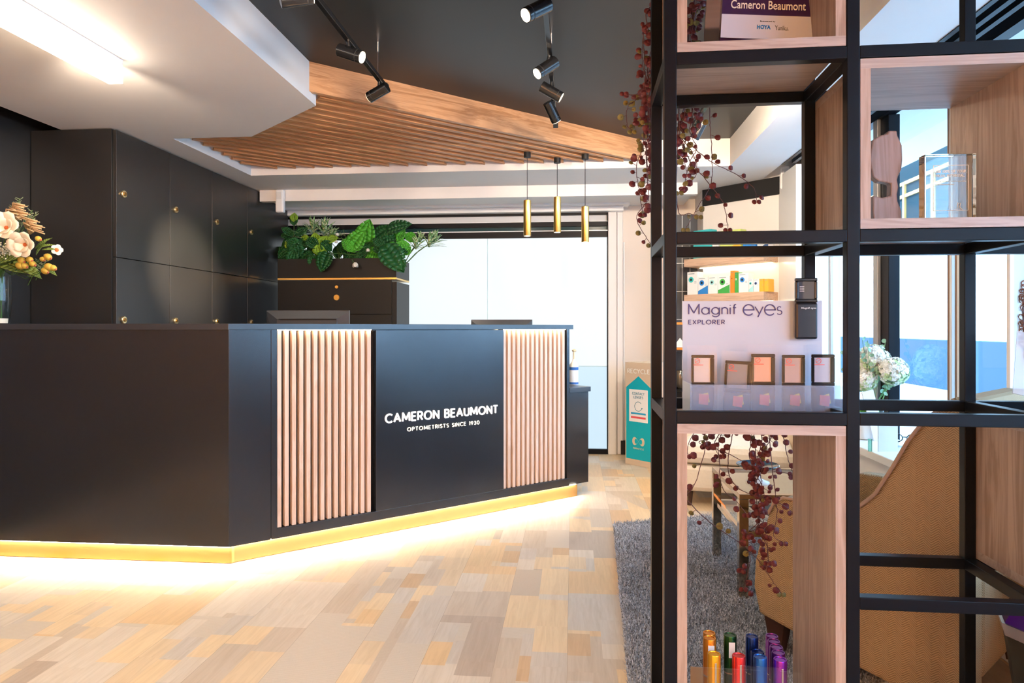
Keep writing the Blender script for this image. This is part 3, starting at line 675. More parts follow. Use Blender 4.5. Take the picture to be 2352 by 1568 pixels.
zf = lambda v: 560+v/3.733
rows = [(143, 233, 240, 'w', None, 't', 'leftmost tall white lens carton with three small bottle prints'), (236, 322, 283, 'w', 'b', 'b', 'white lens carton with blue wave and blue eye'),
  (325, 405, 278, 'w', None, 'c', 'white lens carton with pale blue eye, between the blue and green ones'), (407, 508, 275, 'w', 'g', 'g', 'widest lens carton, white and green with green eye'),
  (513, 549, 230, 'o', None, 'o', 'narrow orange upright lens carton'), (551, 581, 243, 'g', None, 'w', 'narrow green upright lens carton beside the orange one'),
  (583, 668, 250, 'w', None, 'b', 'large white lens carton with blue ring'), (670, 711, 300, 'w', 'c', 't', 'small white and teal lens carton right of the large white one'),
  (713, 760, 300, 'w', None, 'n', 'small white lens carton with drawn eyebrow, next to the orange boxes'), (763, 800, 300, 'y', None, None, 'left of the two small plain orange cartons'), (803, 840, 300, 'y', None, None, 'rightmost small plain orange carton')]
for i, (a, b, tp, mn, ac, ey, lab) in enumerate(rows):
    carton(1540+a/3.733, 1540+b/3.733, zf(tp), zs, mn, ac, ey, lab, OF-.03, .06 if i in (4, 5) else .08)
for (a, b, tp, mn, ac, ey, lab) in [(1592, 1634, 528, 't', None, None, 'teal carton on the top corner shelf'), (1636, 1650, 540, 'w', None, 'b', 'narrow white carton on the top corner shelf'), (1653, 1702, 528, 'l', 'y', None, 'lime green carton on the top corner shelf'),
        (1706, 1736, 545, 'b', None, None, 'blue carton on the top corner shelf'), (1739, 1765, 534, 'w', 'n', None, 'white and navy carton on the top corner shelf')]:
    carton(a, b, tp, zu+.065, mn, ac, ey, lab, OF-.03)

# black grid display at the far left of the corner wall
g0 = PY(1548, 700, 5.95); g1 = PY(1602, 700, 5.95)
gd = thing('display_unit', 'black gridded display unit against the wall seen at left through the shelf', 'display unit', (g0.x, 5.95, 0))
gw = min(g1.x, 1.075)-g0.x
MB().box(0, .0, 0, gw, .04, 2.1).build('back_panel', mat('black panel', (.02, .022, .026), .3), gd)
m = MB()
for k in range(1, 9): m.box(0, -.004, .24*k, gw, 0, .24*k+.006)
for k in range(1, 3): m.box(gw*k/3, -.004, 0, gw*k/3+.005, 0, 2.1)
m.build('grid_lines', mat('grey metal', (.35, .36, .36), .35, .6), gd)
MB().box(0, -.16, .60, gw, 0, .62).build('ledge', BLACKGLOSS, gd); MB().box(0, -.16, .93, gw, 0, .945).build('ledge', BLACKGLOSS, gd)
q = PY(1562, 824, 5.86)
of = thing('framed_card', 'small orange framed card standing on the black display ledge', 'frame', (q.x, 5.86, .947))
fh = .23; m = MB()
for b_ in ((-.06, 0, .06, .018), (-.06, fh-.018, .06, fh), (-.06, .018, -.045, fh-.018), (.045, .018, .06, fh-.018)): m.box(b_[0], 0, b_[1], b_[2], .012, b_[3])
m.build('frame', mat('orange frame', (.95, .28, .02), .4), of); MB().box(-.045, .004, .018, .045, .01, fh-.018).build('card', mat('dark card', (.05, .05, .06), .5), of)
MB().prism([(-.03, .02), (.03, .02), (.03, .06), (0, .1), (-.03, .06)], .002, .004, 'xz').build('white_print', GLOSSWHITE, of)
q = PY(1560, 905, 5.86)
gp = thing('decorative_bowl', 'small dark glass bowl on the lower ledge of the black display', 'bowl', (q.x+.01, 5.86, .622))
MB().lathe([(.02, 0), (.055, .04), (.06, .10), (.045, .15), (.042, .15), (.055, .10), (.05, .045), (0, .01)]).build('bowl', mat('smoky glass', (.15, .13, .10), .1, .5), gp, smooth=True)

# ================================================================ OPEN METAL SHELF
SY = math.radians(5.9); SA = YAW-SY      # shelf is turned a touch clockwise against the room
f0 = PD(1538.5, 753, 1.464)
sx = Vector((math.cos(SA), math.sin(SA))); sy = Vector((-math.sin(SA), math.cos(SA)))
r1 = PL(1955, 753, (f0.x, f0.y), sx); BW = (Vector((r1.x, r1.y))-Vector((f0.x, f0.y))).dot(sx)
SD = .272; TB = .0128; PT = .3805; LV = [.18+.0*i for i in range(1)]
LEV = [.18, .5602, .9407, 1.3212, 1.7017, 2.08]
sh = thing('metal_shelf_unit', 'tall open shelf unit of black square metal tube in the right foreground', 'shelf unit', (f0.x, f0.y, 0), SA)
def bar(x0, y0, z0, x1, y1, z1, nm='tube'): return MB().box(x0, y0, z0, x1, y1, z1).build(nm, BLACKMETAL, sh, bevel=.0014)
for i in range(4):
    for y in (0, SD): bar(i*BW-TB, y-TB, 0, i*BW+TB, y+TB, 2.1, 'post')
for z in LEV:
    for i in range(3):
        if i == 0 and z == LEV[1]: continue
        for y in (0, SD): bar(i*BW+TB, y-TB, z-TB, (i+1)*BW-TB, y+TB, z+TB, 'crossbar')
    for i in range(4):
        if i == 0 and z == LEV[1]: continue
        bar(i*BW-TB, TB, z-TB, i*BW+TB, SD-TB, z+TB, 'depth_bar')
BT = .0205
def wbox(i, z0, z1, label, k=0):
    g = .0015; x0, x1 = i*BW+TB+g, (i+1)*BW-TB-g; y0, y1 = -TB+.002, SD+TB-.004
    wb_ = thing('wooden_box', label, 'box shelf', tuple((Vector((f0.x, f0.y))+sx*((x0+x1)/2)).to_tuple())+(z0,), SA)
    h = (x1-x0)/2; H_ = z1-z0
    MB().box(-h, y0, 0, h, y1, BT).build('bottom_board', PALEX, wb_); MB().box(-h, y0, H_-BT, h, y1, H_).build('top_board', PALEX, wb_)
    MB().box(-h, y0, BT, -h+BT, y1, H_-BT).build('side_board', PALEZ, wb_); MB().box(h-BT, y0, BT, h, y1, H_-BT).build('side_board', PALEZ, wb_)
    return wb_
g = TB+.0015
wbox(0, LEV[4]+g, LEV[5]-g, 'pale timber box at the top of the shelf holding the purple plaque')
wbox(1, LEV[3]+g, LEV[4]-g, 'pale timber box on the upper right of the shelf holding the glass award')
wbox(0, LEV[0]+g, LEV[2]-g, 'tall pale timber box low on the shelf with eyeglass tubes inside')
wbox(2, LEV[1]+g, LEV[2]-g, 'timber box at the right edge showing only its brown side')
def S(x, y, z=0): v = Vector((f0.x, f0.y))+sx*x+sy*y; return Vector((v.x, v.y, z))
def onS(px, py, y=0):
    b = Vector((f0.x, f0.y))+sy*y; q = PL(px, py, b, sx); return (Vector((q.x, q.y))-b).dot(sx), q.z
def SM(x, z): return Matrix(((1, 0, 0, x), (0, 0, -1, 0), (0, 1, 0, z), (0, 0, 0, 1)))
# ---- purple plaque
yq = .12; zq = LEV[4]+g+BT
xa, _ = onS(1652, 60, yq); xb, _ = onS(1868, 80, yq)
pl = thing('award_plaque', 'glossy purple plaque with white base strip leaning in the top timber box', 'plaque', S((xa+xb)/2, yq, zq+.005), SA)
hw = (xb-xa)/2; R_ = Matrix.Rotation(math.radians(-14), 4, 'X') @ Matrix.Rotation(math.radians(5.5), 4, 'Y'); HP = .28
m = MB(R_); m.box(-hw, 0, .055, hw, .012, HP).build('panel', mat('deep purple gloss', (.035, .012, .08), .12, coat=.5), pl)
MB(R_).box(-hw, -.0012, .055, hw, 0, .118).build('white_strip', mat('silver white strip', (.58, .64, .80), .2), pl)
MB(R_).box(-hw-.035, .013, .0, hw-.01, .02, HP+.02).build('mirror_backing', mat('bronze mirror', (.75, .6, .5), .08, 1), pl)
MB(R_).box(hw-.005, -.0, .01, hw+.035, .035, HP).build('timber_stand', wood('orange timber', (.62, .26, .08), (.40, .15, .04), 'z'), pl)
q1 = R_ @ SM(0, 0)
LT = mat('white print', (.85, .85, .82), .5)
text('lettering', 'Cameron Beaumont', LT, pl, R_ @ Matrix.Translation((0, -.0008, 0)) @ SM(.0, .146), width=hw*1.62, height=.023, bold=.004)
text('lettering', 'HOYA', mat('blue print', (.01, .18, .55), .4), pl, R_ @ Matrix.Translation((0, -.0018, 0)) @ SM(-.008, .086), width=.030, height=.011, bold=.03)
text('lettering', 'Yuniku.', mat('slate print', (.10, .12, .16), .4), pl, R_ @ Matrix.Translation((0, -.0018, 0)) @ SM(.032, .085), width=.030, height=.012)
text('lettering', 'Sponsored by', mat('slate print', (.10, .12, .16), .4), pl, R_ @ Matrix.Translation((0, -.0018, 0)) @ SM(.0, .101), width=.034, height=.004)
# ---- glass award, wavy eyewear stand in right timber box
zq = LEV[3]+g+BT; yq = .10
xa, zb_ = onS(2124, 500, yq); xb, zt_ = onS(2243, 351, yq); hw = (xb-xa)/2
ga = thing('glass_award', 'clear glass block award with etched text in the upper right timber box', 'award', S((xa+xb)/2, yq, zq), SA)
GLB = mat('award glass', (.92, 1.0, .96), .02, trans=1, ior=1.45); HA = zt_-zq
MB().box(-hw, 0, .008, hw, .028, HA).build('glass_block', GLB, ga, bevel=.002)
MB().box(-hw-.006, -.008, 0, hw+.05, .042, .0075).build('glass_foot', mat('green edge glass', (.35, .75, .55), .05, trans=.8), ga, bevel=.001)
ET = mat('etched white', (.86, .9, .9), .6); m = MB(); e = hw*.68; z0, z1 = HA*.2, HA*.83
for b_ in ((-e, z0, e, z0+.0012), (-e, z1, e, z1+.0012), (-e, z0, -e+.0012, z1), (e-.0012, z0, e, z1)): m.box(b_[0], -.0012, b_[1], b_[2], -.0003, b_[3])
m.build('etched_border', ET, ga)
TF = lambda x, z: Matrix.Translation((0, -.0006, 0)) @ SM(x, z)
text('etched_text', 'USE 100% OF YOUR', ET, ga, TF(0, HA*.75), width=hw*1.22, height=.0062, bold=.02)
text('etched_text', 'VISUAL POTENTIAL.', ET, ga, TF(-hw*.03, HA*.69), width=hw*1.14, height=.0062, bold=.02)
text('etched_text', 'Have all your visual potential tested today', ET, ga, TF(0, HA*.61), width=hw*1.2, height=.0028, bold=.01)
text('etched_text', 'with Rodenstock lenses', ET, ga, TF(-hw*.25, HA*.57), width=hw*.75, height=.0028, bold=.01)
MB().tube([(e*.2, -.001, z0+.002), (e*.35, -.001, z0+.004), (e*.4, -.001, z0+.016), (e*.55, -.001, z0+.016), (e*.5, -.001, z0+.008), (e*.65, -.001, z0+.002)], .0008, 5).build('etched_swash', ET, ga)
yq = .16
prof = [(2006, 508), (2000, 470), (2000, 432), (2022, 437), (2040, 432), (2041, 405), (2030, 402), (2014, 400), (2000, 390), (1992, 350), (2000, 305), (2018, 295), (2033, 291), (2036, 284), (2055, 284), (2057, 296), (2067, 318), (2068, 350), (2066, 372), (2058, 388), (2056, 397), (2059, 412), (2056, 430), (2057, 445), (2066, 468), (2066, 508)]
pp = [onS(a, b, yq) for a, b in prof]; cxs = sum(p_[0] for p_ in pp)/len(pp); zmn = min(p_[1] for p_ in pp)
es = thing('eyewear_stand', 'wavy grey-brown wooden eyewear stand at left of the glass award', 'display stand', S(cxs, yq, zq), SA)
MB().prism([(p_[0]-cxs, max(0, p_[1]-zmn)*((zt_+.07-zq)/(zt_+.07-zmn) if False else 1)) for p_ in pp], -.012, .012, 'xz').build('stand', wood('grey walnut', (.36, .27, .25), (.24, .17, .15), 'z'), es, bevel=.003)
# ---- magnifier counter display
zq = LEV[2]-g; yb = .20
xa, zb_ = onS(1568, 945, yb); xb, zt_ = onS(1896, 690, yb); hw = (xb-xa)/2; cx = (xa+xb)/2
mg = thing('magnifier_display', 'white acrylic counter display with five packed pocket magnifiers', 'counter display', S(cx, yb, zq), SA)
HB = zt_-zq
DW = mat('display board white', (.53, .60, .71), .3)
MB().box(-hw, 0, 0, hw-.008, .004, HB).build('back_board', DW, mg)
ACR = thin_glass('clear acrylic', (.97, .98, 1.0), 1.5)
MILK = mat('milky acrylic', (.40, .50, .68), .25, alpha=.34)
_, zlip = onS(1700, 884, .08)
HL = zlip-zq
MB().box(-hw, -.115, 0, hw+.014, 0, .004).box(-hw, -.115, .004, -hw+.003, 0, HL+.0).build('tray', DW, mg)
MB().box(-hw, -.118, 0, hw+.014, -.115, HL).build('front_lip', MILK, mg)
MB().box(hw-.008, .0, 0, hw+.0, .003, HB).build('side_edge', ACR, mg)
def onM(px, py, y): x, z = onS(px, py, yb+y); return x-cx, z-zq
PR = mat('violet print', (.06, .055, .20), .5)
def mtext(body, p0, p1, bold=0, sp=1.0, y=-.0006, m=None, par=None):
    a, z0 = onM(p0[0], p0[1], y); b, z1 = onM(p1[0], p1[1], y)
    return pen('lettering', body, m or PR, par or mg, Matrix.Translation((0, y, 0)) @ SM((a+b)/2, (z0+z1)/2), abs(b-a), abs(z1-z0), bold, sp, .0008)
GLY['M'] = (.86, [[(0, 0), (0, 1), (.43, .12), (.86, 1), (.86, 0)]])
mtext('Magnif', (1580.5, 728.5), (1692, 697), .10, .22)
mtext('e', (1706, 725), (1733, 698), .075); mtext('y', (1733, 729), (1754, 703), .075); mtext('e', (1755, 725), (1782, 698), .075); mtext('s', (1784, 723), (1797, 703), .075)
mtext('EXPLORER', (1581, 745), (1665, 734), .17, .38)
# sample magnifier in its black pouch on the board
a, z0 = onM(1828, 779, -.02); b, z1 = onM(1879, 694, -.02); _, z2 = onM(1855, 638, -.02)
sm = thing('pocket_magnifier', 'black slide-out pocket magnifier fixed at the top right of the display board', 'magnifier', S(cx+(a+b)/2, yb-.02, zq+z0), SA); h2 = (b-a)/2
MB().box(-h2, 0, 0, h2, .014, z1-z0).build('pouch', mat('black leather pouch', (.012, .012, .016), .28), sm, bevel=.005)
m = MB(); hh = z2-z0; zc0 = z1-z0
for b_ in ((-h2, zc0, h2, zc0+.008), (-h2, hh-.008, h2, hh), (-h2, zc0+.008, -h2+.007, hh-.008), (h2-.007, zc0+.008, h2, hh-.008)): m.box(b_[0], .002, b_[1], b_[2], .012, b_[3])
m.build('lens_frame', BLACKGLOSS, sm, bevel=.002)
MB().box(-h2+.007, .004, zc0+.008, h2-.007, .010, hh-.008).build('lens', mat('tinted magnifier lens', (.07, .08, .10), .06, spec=.7), sm)
MB().box(-h2-.010, .0145, -.004, h2+.010, .0175, zc0+.004).build('acrylic_holder', ACR, sm)
text('lettering', 'Magnif eyes', LT, sm, Matrix.Translation((0, -.0008, 0)) @ SM(.004, zc0-.014), width=h2*1.35, height=.0055, bold=.01)
MB().box(-h2+.010, .0035, zc0+.026, -h2+.020, .004, zc0+.0275).box(-h2+.010, .0035, zc0+.031, -h2+.020, .004, zc0+.0325).box(-h2+.010, .0035, zc0+.036, -h2+.020, .004, zc0+.0375).build('print_lines', LT, sm)
RED = mat('red print', (.85, .10, .05), .4)
packs = [(1589, 1641, 815, 0, 'leftmost packed magnifier, straight with orange cast lens'), (1661, 1722, 829, 3, 'second packed magnifier, sunk lower and tilted'), (1727, 1781, 813, 0, 'middle packed magnifier with copper coloured lens'),
         (1798, 1850, 815, 0, 'fourth packed magnifier from the left'), (1866, 1918, 814, 0, 'rightmost packed magnifier')]
LCOL = [(.62, .56, .52), (.20, .21, .23), (.75, .42, .30), (.48, .38, .38), (.56, .56, .62)]  # lens colours lightened to carry their bright reflections
for k, (p0, p1, pt, tilt, lab) in enumerate(packs):
    yk = -.085; a, _ = onM(p0, pt, yk); b, z1 = onM(p1, pt, yk); zlo = .010 if k != 1 else .006
    pk = thing('packed_magnifier', lab+' in the display tray', 'magnifier', S(cx+(a+b)/2, yb+yk, zq+zlo), SA, 'blister packed pocket magnifiers')
    pk.rotation_euler = (0, math.radians(tilt), SA)
    h2 = (b-a)/2; ht = z1-zlo; zb2 = ht-.072
    m = MB()
    for b_ in ((-h2, ht-.007, h2, ht), (-h2, zb2, h2, zb2+.009), (-h2, zb2+.009, -h2+.005, ht-.007), (h2-.009, zb2+.009, h2, ht-.007)): m.box(b_[0], 0, b_[1], b_[2], .010, b_[3])
    m.build('frame', mat('black plastic', (.006, .006, .008), .4, spec=.2), pk, bevel=.0018)
    MB().box(-h2+.004, .003, zb2+.008, h2-.008, .008, ht-.006).build('lens', mat('pack lens %d' % k, LCOL[k], .10, spec=.7), pk)
    MB().box(-h2, .001, .0, h2, .012, zb2-.001).build('pouch', mat('slate pouch', (.06, .08, .12), .35), pk, bevel=.003)
    bl = MB(); bl.box(-h2-.006, -.004, 0, h2+.006, -.0032, ht+.004).box(-h2-.008, .013, 0, h2+.008, .0138, ht+.022)
    bl.build('blister', ACR, pk)
    ring = [(-h2+.012+.0055*math.cos(q_*.4), -.0045, ht-.014+.0055*math.sin(q_*.4)) for q_ in range(17)]
    MB().tube(ring, .0006, 5).tube([(-h2+.008, -.0045, ht-.017), (-h2+.016, -.0045, ht-.011)], .0005, 5).box(-h2+.003, -.0048, ht-.0235, -h2+.025, -.0042, ht-.022).build('red_mark', RED, pk)
    zz = .030
    MB().prism([(-.010+.004, zz-.012), (.014, zz-.006), (.010, zz+.016), (-.010, zz+.010)], -.0052, -.0046, 'xz').build('yellow_patch', mat('yellow patch', (.9, .55, .03), .5), pk)
    MB().prism([(-.011, zz-.010), (.010, zz-.013), (.012, zz+.011), (-.010, zz+.013)], -.0062, -.0054, 'xz').build('red_patch', mat('coral patch', (.90, .13, .10), .5), pk)
# ---- reading glass tubes in the tall timber box
zq = LEV[0]+g+BT
TC = {'orange': (.85, .30, .03), 'yellow': (.95, .48, .03), 'green': (.015, .08, .03), 'red': (.75, .05, .06), 'navy': (.01, .04, .22), 'blue': (.02, .14, .55), 'purple': (.16, .02, .28), 'violet': (.25, .03, .50)}
tubes = [(1629, 1452, .175, 'orange', 'orange spectacle tube standing farthest back left'), (1630, 1464, .135, 'orange', 'orange spectacle tube with white sticker in the middle left'), (1640, 1500, .085, 'yellow', 'amber yellow spectacle tube at the front left'),
  (1677, 1457, .155, 'green', 'dark green spectacle tube with white sticker'), (1697, 1504, .085, 'red', 'red spectacle tube with silver clip'), (1727, 1460, .160, 'navy', 'navy blue spectacle tube standing at the back'),
  (1740, 1495, .12, 'navy', 'steel navy spectacle tube behind the bright blue one'), (1746, 1507, .085, 'blue', 'bright blue spectacle tube at the front'), (1773, 1459, .20, 'purple', 'rearmost purple spectacle tube'),
  (1777, 1471, .172, 'purple', 'second purple spectacle tube from the back'), (1783, 1484, .145, 'purple', 'middle purple spectacle tube in the slanting row'), (1788, 1497, .115, 'purple', 'fourth purple spectacle tube from the back'),
  (1792, 1513, .082, 'violet', 'frontmost bright violet spectacle tube with silver clip')]
for k, (px, py, y, cn_, lab) in enumerate(tubes):
    x, z1 = onS(px, py, y); tbz = zq+.006; h = z1-tbz
    tb = thing('spectacle_tube', lab+' in the low timber box', 'glasses tube', S(x, y, tbz), SA, 'coloured spectacle tubes')
    rr = .0142; mt = mat('anodised '+cn_, TC[cn_], .25, .75)
    MB().lathe([(rr*.92, 0), (rr, .002), (rr, h*.55)], n=24).build('body', mt, tb, smooth=True)
    MB().lathe([(rr*1.03, h*.56), (rr*1.03, h-.002), (rr*.98, h), (rr*.8, h), (rr*.76, h-.0015), (0, h-.0015)], n=24).build('cap', mt, tb, smooth=True)
    MB().lathe([(rr*1.05, h*.545), (rr*1.05, h*.56)], n=24).build('ring', STEEL, tb)
    if lab.find('sticker') > 0: MB().box(-.006, -rr*1.08, h-.048, .008, -rr*1.0, h-.012).build('sticker', GLOSSWHITE, tb)
    if k in (2, 4, 12): MB().box(-.0015, -rr*1.22, h-.065, .003, -rr*1.02, h-.014).build('clip', STEEL, tb, bevel=.001)
x0, _ = onS(1612, 1500, .1); x1, _ = onS(1815, 1500, .1)
hd = thing('acrylic_holder', 'clear acrylic tray holding the coloured spectacle tubes', 'holder', S((x0+x1)/2, .12, zq), SA)
hwx = (x1-x0)/2+.01
MB().box(-hwx, -.075, 0, hwx, .11, .004).box(-hwx, -.078, .0, hwx, -.075, .17).box(-.03, -.078, .17, .06, -.075, .178).build('tray', ACR, hd)
x0, z0 = onS(1605, 1532, .22)
tag(MB(Matrix.Translation(S(x0, .22, zq)) @ Matrix.Rotation(SA-.12, 4, 'Z')).box(-.02, 0, 0, .02, .001, z0-zq).build('price_card', mat('cream card', (.75, .68, .55), .7)), 'small cream price card behind the orange spectacle tubes', 'card')

# ================================================================ TRAILING VINES
BURG = mat('burgundy leaf', (.13, .025, .035), .42, noise=.5, nscale=30); OLIVE = mat('olive leaf', (.18, .16, .05), .45, noise=.4, nscale=30)
STEM = mat('dark vine stem', (.09, .03, .035), .6)
def disc_leaf(mb, p, r, nrm):
    q = nrm.to_track_quat('Z', 'Y'); n = 9; vs = [p+q @ Vector((0, 0, -r*.18))]
    for k in range(n):
        a = 2*math.pi*k/n; rr = r*(1 if k else .8); vs.append(p+q @ Vector((rr*math.cos(a), rr*math.sin(a)*.92, 0)))
    mb.add(vs, [(0, 1+k, 1+(k+1) % n) for k in range(n)])
def vines(label, base, strands, d, zpot, seed):
    rg = random.Random(seed)
    v_ = thing('trailing_plant', label, 'plant', base); off = Vector(base)
    st, lf, ol = MB(), MB(), MB()
    for pts, dens, olv in strands:
        P = [PD(a, b, d+rg.uniform(-.015, .02)) for a, b in pts]
        # smooth
        Q = []
        for i in range(len(P)-1):
            p0, p1, p2, p3 = P[max(i-1, 0)], P[i], P[i+1], P[min(i+2, len(P)-1)]
            for s in range(8):
                t_ = s/8; Q.append(.5*((2*p1)+(-p0+p2)*t_+(2*p0-5*p1+4*p2-p3)*t_**2+(-p0+3*p1-3*p2+p3)*t_**3)+Vector((rg.uniform(-1, 1), rg.uniform(-1, 1), 0))*.0012)
        Q.append(P[-1]); st.tube([q-off for q in Q], .0013, 5, .0008)
        acc = 0; step = .026/dens
        for i in range(1, len(Q)):
            acc += (Q[i]-Q[i-1]).length
            while acc > step:
                acc -= step; s = rg.choice((-1, 1)); r = rg.uniform(.0055, .0105)
                tip = Q[i]+Vector((s*rg.uniform(.006, .017), rg.uniform(-.012, .012), rg.uniform(-.012, .008)))
                st.tube([Q[i]-off, tip-off], .0006, 4)
                nr = Vector((rg.uniform(-.5, .5), -1, rg.uniform(-.4, .5)))
                disc_leaf(ol if rg.random() < olv else lf, tip-off, r, nr)
        for s in range(2): disc_leaf(lf if olv < .5 else ol, Q[-1]-off+Vector((s*.012-.006, 0, -.004)), .007, Vector((.2, -1, .2)))
    st.build('stem', STEM, v_); lf.build('foliage', BURG, v_, smooth='all', solid=.0008)
    if ol.v: ol.build('foliage', OLIVE, v_, smooth='all', solid=.0008)
    MB().lathe([(.028, 0), (.04, .07), (.036, .07), (.034, .06), (0, .055)], (0, 0, zpot-off.z)).build('pot', mat('black pot', (.02, .02, .02), .4), v_, smooth=True)
b1 = S(.06, .235, LEV[4]+g+BT)
vines('burgundy trailing plant hanging from the top timber box down the left of the shelf', b1, [
  ([(1580, -40), (1490, 20), (1488, 70), (1478, 80), (1476, 130), (1484, 200), (1490, 300)], 2.4, .05),
  ([(1580, -40), (1486, 62), (1478, 90), (1482, 180), (1474, 240), (1478, 330), (1462, 380), (1470, 450), (1476, 490)], 1.6, .15),
  ([(1580, -40), (1495, 120), (1490, 200), (1487, 300), (1485, 380), (1490, 450), (1480, 470), (1462, 500), (1478, 535), (1495, 560)], 1.3, .5),
  ([(1560, -40), (1492, 160), (1470, 210), (1447, 218), (1434, 212)], 1.3, .1), ([(1560, -40), (1492, 190), (1462, 228), (1442, 245), (1440, 285), (1452, 300)], 1.2, .9),
  ([(1575, -40), (1496, 150), (1492, 230), (1478, 280), (1484, 340), (1488, 400)], 2.0, .4),
  ([(1560, -40), (1494, 200), (1496, 300), (1484, 350), (1488, 420), (1470, 440)], 1.7, .25),
  ([(1600, -40), (1590, 40), (1580, 100)], 2.0, .1), ([(1615, -40), (1600, 30), (1588, 70)], 2.0, .1),
  ([(1600, -40), (1575, 240), (1562, 290), (1575, 320), (1568, 350), (1578, 400)], 1.9, .1), ([(1600, -40), (1590, 250), (1600, 262), (1610, 290), (1590, 310), (1570, 330), (1560, 370)], 1.5, .1),
  ([(1610, -40), (1560, 240), (1572, 310), (1600, 345), (1640, 375), (1690, 400), (1730, 430), (1738, 460)], .7, .05), ([(1628, -40), (1630, 240), (1632, 300), (1636, 380), (1630, 430), (1600, 480), (1575, 525)], .45, .5),
  ([(1600, -40), (1560, 260), (1580, 360), (1620, 410), (1655, 455), (1665, 480), (1672, 525)], .8, .1), ([(1600, -40), (1570, 250), (1555, 300), (1590, 350), (1600, 400), (1560, 440)], 1.0, .5),
  ([(1600, -40), (1590, 240), (1585, 300), (1600, 340), (1585, 370), (1570, 430)], 1.2, .2), ([(1560, 240), (1555, 470), (1585, 490), (1605, 495)], .5, .8)], 1.80, LEV[4]+g+BT, 3)
b2 = S(.24, SD-.035, LEV[2]+TB)
vines('burgundy trailing plant hanging inside the tall low timber box', b2, [
  ([(1735, 945), (1732, 1000), (1738, 1060), (1750, 1110), (1742, 1160), (1740, 1200), (1718, 1225), (1722, 1290), (1708, 1350)], 1.6, .05),
  ([(1735, 945), (1725, 1010), (1722, 1050), (1738, 1090), (1755, 1130), (1748, 1170), (1760, 1230), (1764, 1290)], 2.2, .05),
  ([(1735, 945), (1750, 1010), (1740, 1050), (1752, 1075), (1735, 1110), (1738, 1150), (1745, 1200), (1715, 1230)], 2.2, .05),
  ([(1735, 945), (1770, 1000), (1750, 1040), (1735, 1080), (1742, 1120)], 2.0, .1),
  ([(1700, 945), (1655, 1000), (1652, 1060), (1660, 1120), (1690, 1150), (1715, 1180)], .7, .1), ([(1700, 945), (1680, 1010), (1672, 1080), (1695, 1120), (1740, 1140), (1790, 1155), (1819, 1175)], .9, .05),
  ([(1690, 945), (1640, 1020), (1680, 1045), (1740, 1075), (1800, 1085), (1822, 1093)], .7, .05), ([(1650, 945), (1590, 1000), (1578, 1045)], .9, .1), ([(1660, 945), (1640, 1000), (1605, 1015), (1640, 1030), (1650, 1045)], 1.3, .3),
  ([(1780, 945), (1800, 1010), (1812, 1060), (1820, 1085)], .9, .05), ([(1760, 945), (1780, 1130), (1785, 1180), (1778, 1230), (1800, 1245)], 1.1, .05),
  ([(1570, 1140), (1620, 1190), (1660, 1220), (1710, 1255), (1745, 1290), (1775, 1335), (1795, 1362)], .7, .7), ([(1640, 945), (1600, 1100), (1570, 1140)], .4, .5),
  ([(1740, 1200), (1760, 1250), (1765, 1285), (1760, 1300)], 1.2, .1)], 1.80, LEV[2]+TB, 9)

# ================================================================ SEATING AREA
def herring(name, c1, c2):
    t = NT(name); s = t.n('SeparateXYZ', Vector=t.obj())
    u = t.math('ADD', s.outputs[0], s.outputs[1]); pp_ = t.math('PINGPONG', u, .019)
    v = t.math('MULTIPLY', t.math('ADD', s.outputs[2], t.math('MULTIPLY', pp_, .85)), 2*math.pi/.0068)
    w_ = t.math('ADD', t.math('MULTIPLY', t.math('SINE', v), .5), .5)
    n = t.n('TexNoise', Vector=t.obj(), Scale=90., Detail=3.).outputs[0]
    k = t.math('ADD', t.math('MULTIPLY', w_, .6), t.math('MULTIPLY', n, .4))
    t.set(t.b.inputs['Base Color'], t.ramp(k, [(.25, c2), (.7, c1)])); t.set(t.b.inputs['Roughness'], .85); t.bump(k, .5, .003)
    return t.m
HERR = herring('tan herringbone', (.43, .285, .15), (.24, .15, .072))
LEGW = mat('dark walnut leg', (.045, .018, .010), .35)
# wing side in plan: from front (near the table) to the back corner beside the shelf
a3 = PD(1730, 753, 2.36); b3 = PD(2238, 753, 1.86)
cdr = Vector((b3.x-a3.x, b3.y-a3.y)); CL = cdr.length; cdr.normalize(); CA = math.atan2(cdr.y, cdr.x)
ch = thing('armchair', 'tan herringbone armchair with curved back and sweeping arms just behind the shelf', 'armchair', (a3.x, a3.y, 0), CA)
# local x: front->back along the near side, local y: away from camera
side = [(.02, .15), (0, .24), (.005, .33), (.03, .42), (.055, .50), (.08, .545), (.11, .565), (.18, .566), (.25, .56), (.31, .565), (.36, .59), (.40, .63), (.45, .72), (.49, .80), (.53, .86), (.57, .90), (.62, .925), (CL, .93), (CL, .04), (CL*.5, .09)]
CW = .66
def side_panel(y0, y1):
    return MB().prism(side, y0, y1, 'xz')
side_panel(0, .075).build('arm', HERR, ch, bevel=.012); side_panel(CW-.075, CW).build('arm', HERR, ch, bevel=.012)
path = [(x, -.002, z) for x, z in side[4:18]]
MB().tube(path, .0055, 8).build('piping', mat('taupe piping', (.38, .26, .19), .8), ch)
MB().box(CL-.09, .076, .14, CL-.001, CW-.076, .93).build('backrest', HERR, ch, bevel=.02)
MB().box(.03, .077, .13, CL-.091, CW-.077, .30).build('seat_base', HERR, ch, bevel=.01)
MB().box(.02, .08, .301, CL-.10, CW-.08, .43).build('cushion', HERR, ch, bevel=.03)
